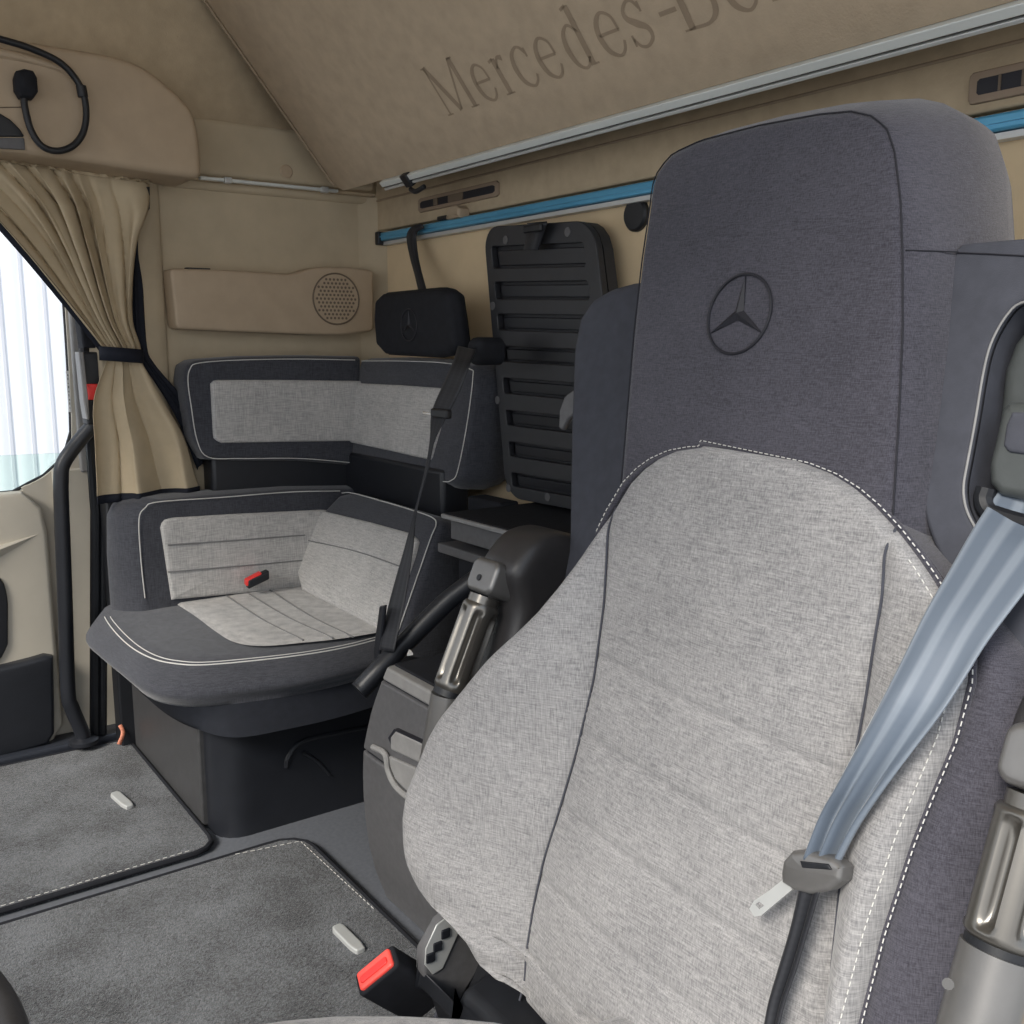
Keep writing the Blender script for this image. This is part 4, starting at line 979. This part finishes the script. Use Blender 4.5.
mb = MB().tube([D(*dq(u, v, n2), n2) for u, v in [(987, 488), (984, 500), (990, 512), (1010, 520), (1040, 528)]], .008, 10, 6); mb.build('guide_lip', 'black', gd)

# -- armrests
def armrest(sgn, base_u, label=None):
    pass
def axisP(u, v, x): return X(u, v, x)
def fluted(mb, a, b, r, flutes=6, depth=.0085, n=28, seg=72):
    ax_ = (b-a).normalized(); e1 = ax_.cross(V((0, 0, 1))).normalized() if abs(ax_.z) < .95 else ax_.cross(V((0, 1, 0))).normalized(); e2 = ax_.cross(e1)
    rows = []
    for i in range(n+1):
        w = i/n; c = a.lerp(b, w); env = math.sqrt(max(0, 1-(2*abs(w-.5)/.84)**6)) if abs(w-.5) < .42 else 0
        row = []
        for k in range(seg):
            th = 2*PI*k/seg; f = max(0, math.cos(th*flutes+2.6))**.55
            rr = r-depth*env*f; 
            if w < .03 or w > .97: rr -= .002
            row.append(c+e1*math.cos(th)*rr+e2*math.sin(th)*rr)
        rows.append(row)
    mb.grid(rows, True, True, True); return mb
def make_arm(top, bot, low, r, padside, name_):
    """top/bot: ends of the fluted sleeve, low: lower end of the tube"""
    A = bpy.data.objects.new('armrest', None); COL.objects.link(A); A.parent = ds; A.location = top-ds.location
    d = (bot-top).normalized(); s = S; f = s.cross(d).normalized()     # f roughly forward or back
    if f.dot(N) < 0: f = -f
    fluted(MB_ := MB(), top, bot, r); MB_.build('fluted_sleeve', 'bronze_metal', A, 60)
    MB().tube([top-d*.010, top+d*.001], r*.82, 28, 0).build('upper_collar', 'bronze_metal', A)
    MB().tube([bot-d*.001, bot+d*.008], r*.90, 28, 0).build('lower_collar', 'black', A)
    MB().tube([bot+d*.006, low], r*.98, 28, 0).build('support_tube', 'dark_metal', A)
    # bracket
    c = top-d*.034
    cushion(mb := MB(), rrect(-.026, -.022, .030, .022, .012), lambda a, b, h: c+s*a-d*b+f*h, round_prof(-.02, .018, .006), n=60); mb.build('bracket', 'dark_metal', A, 50)
    q = c+f*.0182+d*.004; MB().disc(q, f, .0042, .001, 14).build('bracket_screw', 'black', A)
    # padded rest folded upright behind the column
    pad = []
    for (g, k) in [(.004, -.045), (.0, -.075), (-.014, -.10), (-.045, -.118), (-.08, -.122), (-.112, -.112), (-.13, -.09), (-.132, -.04), (-.13, .06), (-.115, .12), (-.07, .135), (-.04, .11), (-.031, .04), (-.022, -.01)]:
        pad.append((g, k))
    ps_ = [(p.x, p.y) for p in spline([V((a, b, 0)) for a, b in pad], 4, True)]
    cushion(mb := MB(), ps_, lambda a, b, h: top+f*a+d*b+s*h, [(.02, -.034), (.006, -.030), (0, -.02), (0, .035), (.006, .046), (.02, .05)], n=110)
    mb.build('arm_pad', 'leather', A, 60)
    return A
xA = -1.0
make_arm(X(482, 604, xA), X(451, 690, xA), X(424, 842, xA), .0235, -1, 'l')
xB = -.30
tB, bB = X(1036, 812, xB), X(1001, 942, xB)
arR = make_arm(tB, bB, X(950, 1130, xB), .025, 1, 'r')
for u, v in ((948, 984), (992, 1012)):
    q = X(u, v, xB); rr = ray(u, v).normalized(); MB().disc(q-rr*.0245, -rr, .0035, .0006, 12).build('tube_screw', 'black', arR)

# -- seat cushion (only its near edge enters the frame)
rows = []
CE = [Z(u, v, .372) for u, v in [(520, 1024), (500, 1020), (460, 1016), (400, 1013), (340, 1013), (290, 1017), (250, 1023)]]
yb, xl = CE[0].y, CE[3].x
co = [(CE[0].x+.03, CE[0].y+.02)]+[(p.x, p.y) for p in CE[1:]]
xf = CE[-1].x; co += [(xf+.06, CE[-1].y-.07), (xf+.14, CE[-1].y-.11), (-.36, CE[-1].y-.11), (-.30, 0.1), (-.30, .62), (CE[0].x+.05, .62)]
cushion(mb := MB(), co, lambda a, b, h: V((a, b, .372+h)), [(.03, -.12), (.0, -.09), (-.012, -.05), (-.008, -.018), (-.001, -.004), (.008, 0)], .01, n=120); mb.build('seat_cushion', 'grey_fabric', ds, 70)
# -- lower frame, pedestal and control panel
cushion(mb := MB(), rrect(-.84, .30, -.36, .80, .05), lambda a, b, h: V((a, b, h)), [(0, .0), (0, .20), (.03, .24)], n=80); mb.build('pedestal', 'black', ds)
MB().hexa([V((-.86, .50, .18)), V((-.34, .50, .18)), V((-.34, .78, .18)), V((-.86, .78, .18))], [V((-.86, .54, .28)), V((-.34, .54, .28)), V((-.34, .74, .34)), V((-.86, .74, .34))]).build('seat_frame', 'black', ds, bevel=.012)
xP = -.93
cp = [X(u, v, xP) for u, v in [(432, 916), (445, 905), (480, 940), (470, 962), (452, 992), (438, 994), (424, 985), (415, 966), (416, 945)]]
cpo = root('seat_controls_dummy', (0, 0, 0), None, None); bpy.data.objects.remove(cpo)
pa = MB().prism(cp, (.02, 0, 0)).build('control_panel', 'grey_plastic', ds, bevel=.004)
MB().prism([X(u, v, xP+.006) for u, v in [(420, 966), (418, 985), (440, 1000), (460, 990), (475, 950), (500, 1000), (470, 1035), (438, 1020)]], (.08, 0, 0)).build('control_panel_shroud', 'black', ds, bevel=.004)
MB().prism([X(u, v, xP+.0205) for u, v in [(436, 924), (444, 918), (458, 932), (442, 968), (432, 974), (424, 964), (425, 948)]], (.002, 0, 0)).build('control_plate', 'silver', pa, bevel=.001)
for u, v in ((426, 957), (433, 946), (441, 933)):
    q = X(u+4, v, xP+.022); MB().prism([q+V((0, a, b)) for a, b in [(-.006, -.006), (.006, -.006), (.006, .006), (-.006, .006)]], (.003, 0, 0)).build('control_button', 'dark_plastic', pa, bevel=.002)
MB().tube([X(430, 1030, xP+.01), X(448, 990, xP+.0), X(462, 955, xP+.0), X(468, 940, xP)], .003, 6, 4).build('cable', 'wing_fabric', ds)

# -- driver buckle
db = root('seat_belt_buckle', X(385, 990, -.93), 'black belt buckle with bright red button beside the driver seat', 'seat belt buckle')
tc = X(376, 970, -.95); e1 = (X(391, 952, -.94)-X(357, 980, -.96)); Lh = e1.length/2; e1.normalize()
dn = (X(402, 1022, -.93)-tc).normalized(); e2 = e1.cross(dn).normalized(); dn = e2.cross(e1).normalized()
if dn.z > 0: dn = -dn
dn = (dn+ray(376, 970).normalized()*.8).normalized(); dn = (dn-e1*dn.dot(e1)).normalized(); e2 = e1.cross(dn).normalized()
cushion(mb := MB(), rrect(-Lh-.004, -.016, Lh+.004, .016, .006), lambda a, b, h: tc+e1*a+e2*b-dn*h, [(0, -.10)]+round_prof(-.05, 0, .004)); mb.build('buckle_body', 'black_soft', db)
cushion(mb := MB(), rrect(-Lh+.001, -.0125, Lh-.001, .0125, .004), lambda a, b, h: tc+e1*a+e2*b-dn*h, round_prof(-.002, .004, .003)); bt_ = mb.build('release_button', 'red_lit', db)
cushion(mb := MB(), rrect(-Lh*.8, -.0062, Lh*.75, .0035, .003), lambda a, b, h: tc+e1*a+e2*b-dn*h, round_prof(.002, .0055, .001)); mb.build('button_field', 'red', bt_)
MB().tube([tc+dn*.09, tc+dn*.14+V((.02, .03, 0)), V((-.86, .45, .16))], .009, 10, 5).build('stalk', 'black', db)

# -- driver belt
bl = root('seat_belt', D(*dq(1000, 540, -.02), -.02), 'dark driver seat belt with painted grey-blue sheen crossing the foreground seat with its tongue', 'seat belt')
Lp = [(1010, 470, -.062), (992, 500, -.045), (974, 528, -.02), (950, 570, .005), (927, 610, .03), (905, 655, .048), (884, 697, .062), (858, 747, .064), (838, 785, .06), (822, 815, .052), (806, 858, .048)]
Rp = [(1075, 500, -.062), (1066, 540, -.045), (1050, 560, -.012), (1020, 598, .01), (987, 642, .03), (965, 677, .042), (942, 712, .052), (912, 752, .056), (882, 792, .054), (858, 828, .05), (838, 866, .046)]
mb = MB()
def fold(w, c):
    k = sm(.55, 1, w); return N*(.005*k*math.sin(c*PI*5)+.003*sm(.3, .6, w)*math.sin(c*PI*2))
ribbon(mb, [D(*dq(u, v, n), n) for u, v, n in Lp], [D(*dq(u, v, n), n) for u, v, n in Rp], n=90, cols=33, lift=fold)
mb.build('webbing', 'belt', bl, 80, solid=.0016)
mb = MB()
Lq = [(802, 886, .046), (792, 930, .04), (780, 970, .036), (770, 1005, .034), (764, 1040, .034)]; Rq = [(824, 890, .046), (812, 930, .04), (800, 970, .036), (788, 1005, .034), (780, 1040, .034)]
ribbon(mb, [D(*dq(u, v, n), n) for u, v, n in Lq], [D(*dq(u, v, n), n) for u, v, n in Rq], n=40, cols=17, lift=lambda w, c: N*(.005*abs(math.sin(c*PI*1.5+.3))))
mb.build('lower_webbing', 'belt_dark', bl, 80, solid=.002)
nt_ = .046
tp = [dq(u, v, nt_) for u, v in [(786, 872), (788, 860), (797, 850), (812, 849), (838, 856), (849, 866), (847, 880), (834, 890), (815, 894), (798, 889), (787, 882)]]
cushion(mb := MB(), tp, D, round_prof(nt_-.006, nt_+.009, .006), .001, n=60); tg = mb.build('tongue', 'dark_metal', bl)
cushion(mb := MB(), [dq(u, v, nt_+.01) for u, v in [(800, 861), (828, 864), (832, 870), (802, 868)]], D, round_prof(nt_+.004, nt_+.0105, .001), n=40); mb.build('tongue_slot', 'black', tg)
bt2 = [dq(u, v, nt_) for u, v in [(787, 878), (795, 889), (778, 903), (764, 915), (757, 916), (752, 908), (757, 900), (772, 890)]]
hole = [dq(u, v, nt_) for u, v in [(758, 904), (762, 901), (767, 905), (762, 909)]]
holed('tongue_blade', [D(a, b, nt_+.001) for a, b in bt2], [[D(a, b, nt_+.001) for a, b in hole]], N*.0025, 'silver', tg)

# -- steering wheel, its rim just enters the lower left corner
sw = root('steering_wheel', (-.72, -.16, .66), 'dark steering wheel rim intruding at the lower left corner', 'steering wheel')
n_w = V((0, .50, .86)).normalized(); e_x = V((1, 0, 0)); e_y = n_w.cross(e_x).normalized()
P_ = X(-6, 1032, -.72); Rw = .22
ctr_ = P_ - (e_y*(1 if e_y.y > 0 else -1))*Rw*.97 + e_x*0
sw.location = ctr_
MB().tube([ctr_+e_x*math.cos(a)*Rw+e_y*math.sin(a)*Rw for a in [2*PI*k/64 for k in range(64)]], .017, 16, 0, True).build('rim', 'leather', sw, 80)
MB().disc(ctr_-n_w*.05, n_w, .075, .05, 32, .06).build('hub', 'dark_plastic', sw, bevel=.006)
for a in (PI*.0, PI, -PI/2 if e_y.y > 0 else PI/2):
    d = e_x*math.cos(a)+e_y*math.sin(a); MB().tube([ctr_-n_w*.02+d*.06, ctr_-n_w*.012+d*.14, ctr_+d*Rw*.98], .013, 10, 4).build('spoke', 'dark_plastic', sw)
MB().tube([ctr_-n_w*.04, ctr_-n_w*.04+V((0, -.90, -.30))], .03, 14, 0).build('column', 'black', sw)

# ================================================================ CAMERA AND LIGHT
cam = bpy.data.cameras.new('camera'); co_ = bpy.data.objects.new('camera', cam); COL.objects.link(co_)
Rm = Matrix((cr, cu, -cf)).transposed().to_4x4(); co_.matrix_world = Matrix.Translation(CAM) @ Rm
cam.sensor_width = 36; cam.lens = 36*FPX/1024; cam.clip_start = .02
scene.camera = co_
w = bpy.data.worlds.new('world'); scene.world = w; w.use_nodes = True; nt = w.node_tree
bg = nt.nodes['Background']; tc_ = nt.nodes.new('ShaderNodeTexCoord'); sx = nt.nodes.new('ShaderNodeSeparateXYZ'); rp = nt.nodes.new('ShaderNodeValToRGB')
nt.links.new(tc_.outputs['Generated'], sx.inputs[0]); nt.links.new(sx.outputs[2], rp.inputs[0]); nt.links.new(rp.outputs[0], bg.inputs[0])
rp.color_ramp.elements[0].color = (.95, .97, 1, 1); rp.color_ramp.elements[1].color = (.62, .78, 1, 1)
bg.inputs[1].default_value = 1.3
sun = bpy.data.lights.new('sun', 'SUN'); sun.energy = 4.6; sun.angle = math.radians(22); sun.color = (1, .94, .85)
so = bpy.data.objects.new('sun', sun); COL.objects.link(so)
so.rotation_euler = (V((-.30, .76, -.62))).to_track_quat('-Z', 'Y').to_euler()
vs_ = scene.view_settings; vs_.view_transform = 'Standard'; vs_.look = 'None'; vs_.exposure = 0.2; vs_.gamma = 1; vs_.use_curve_mapping = False
scene.display_settings.display_device = 'sRGB'
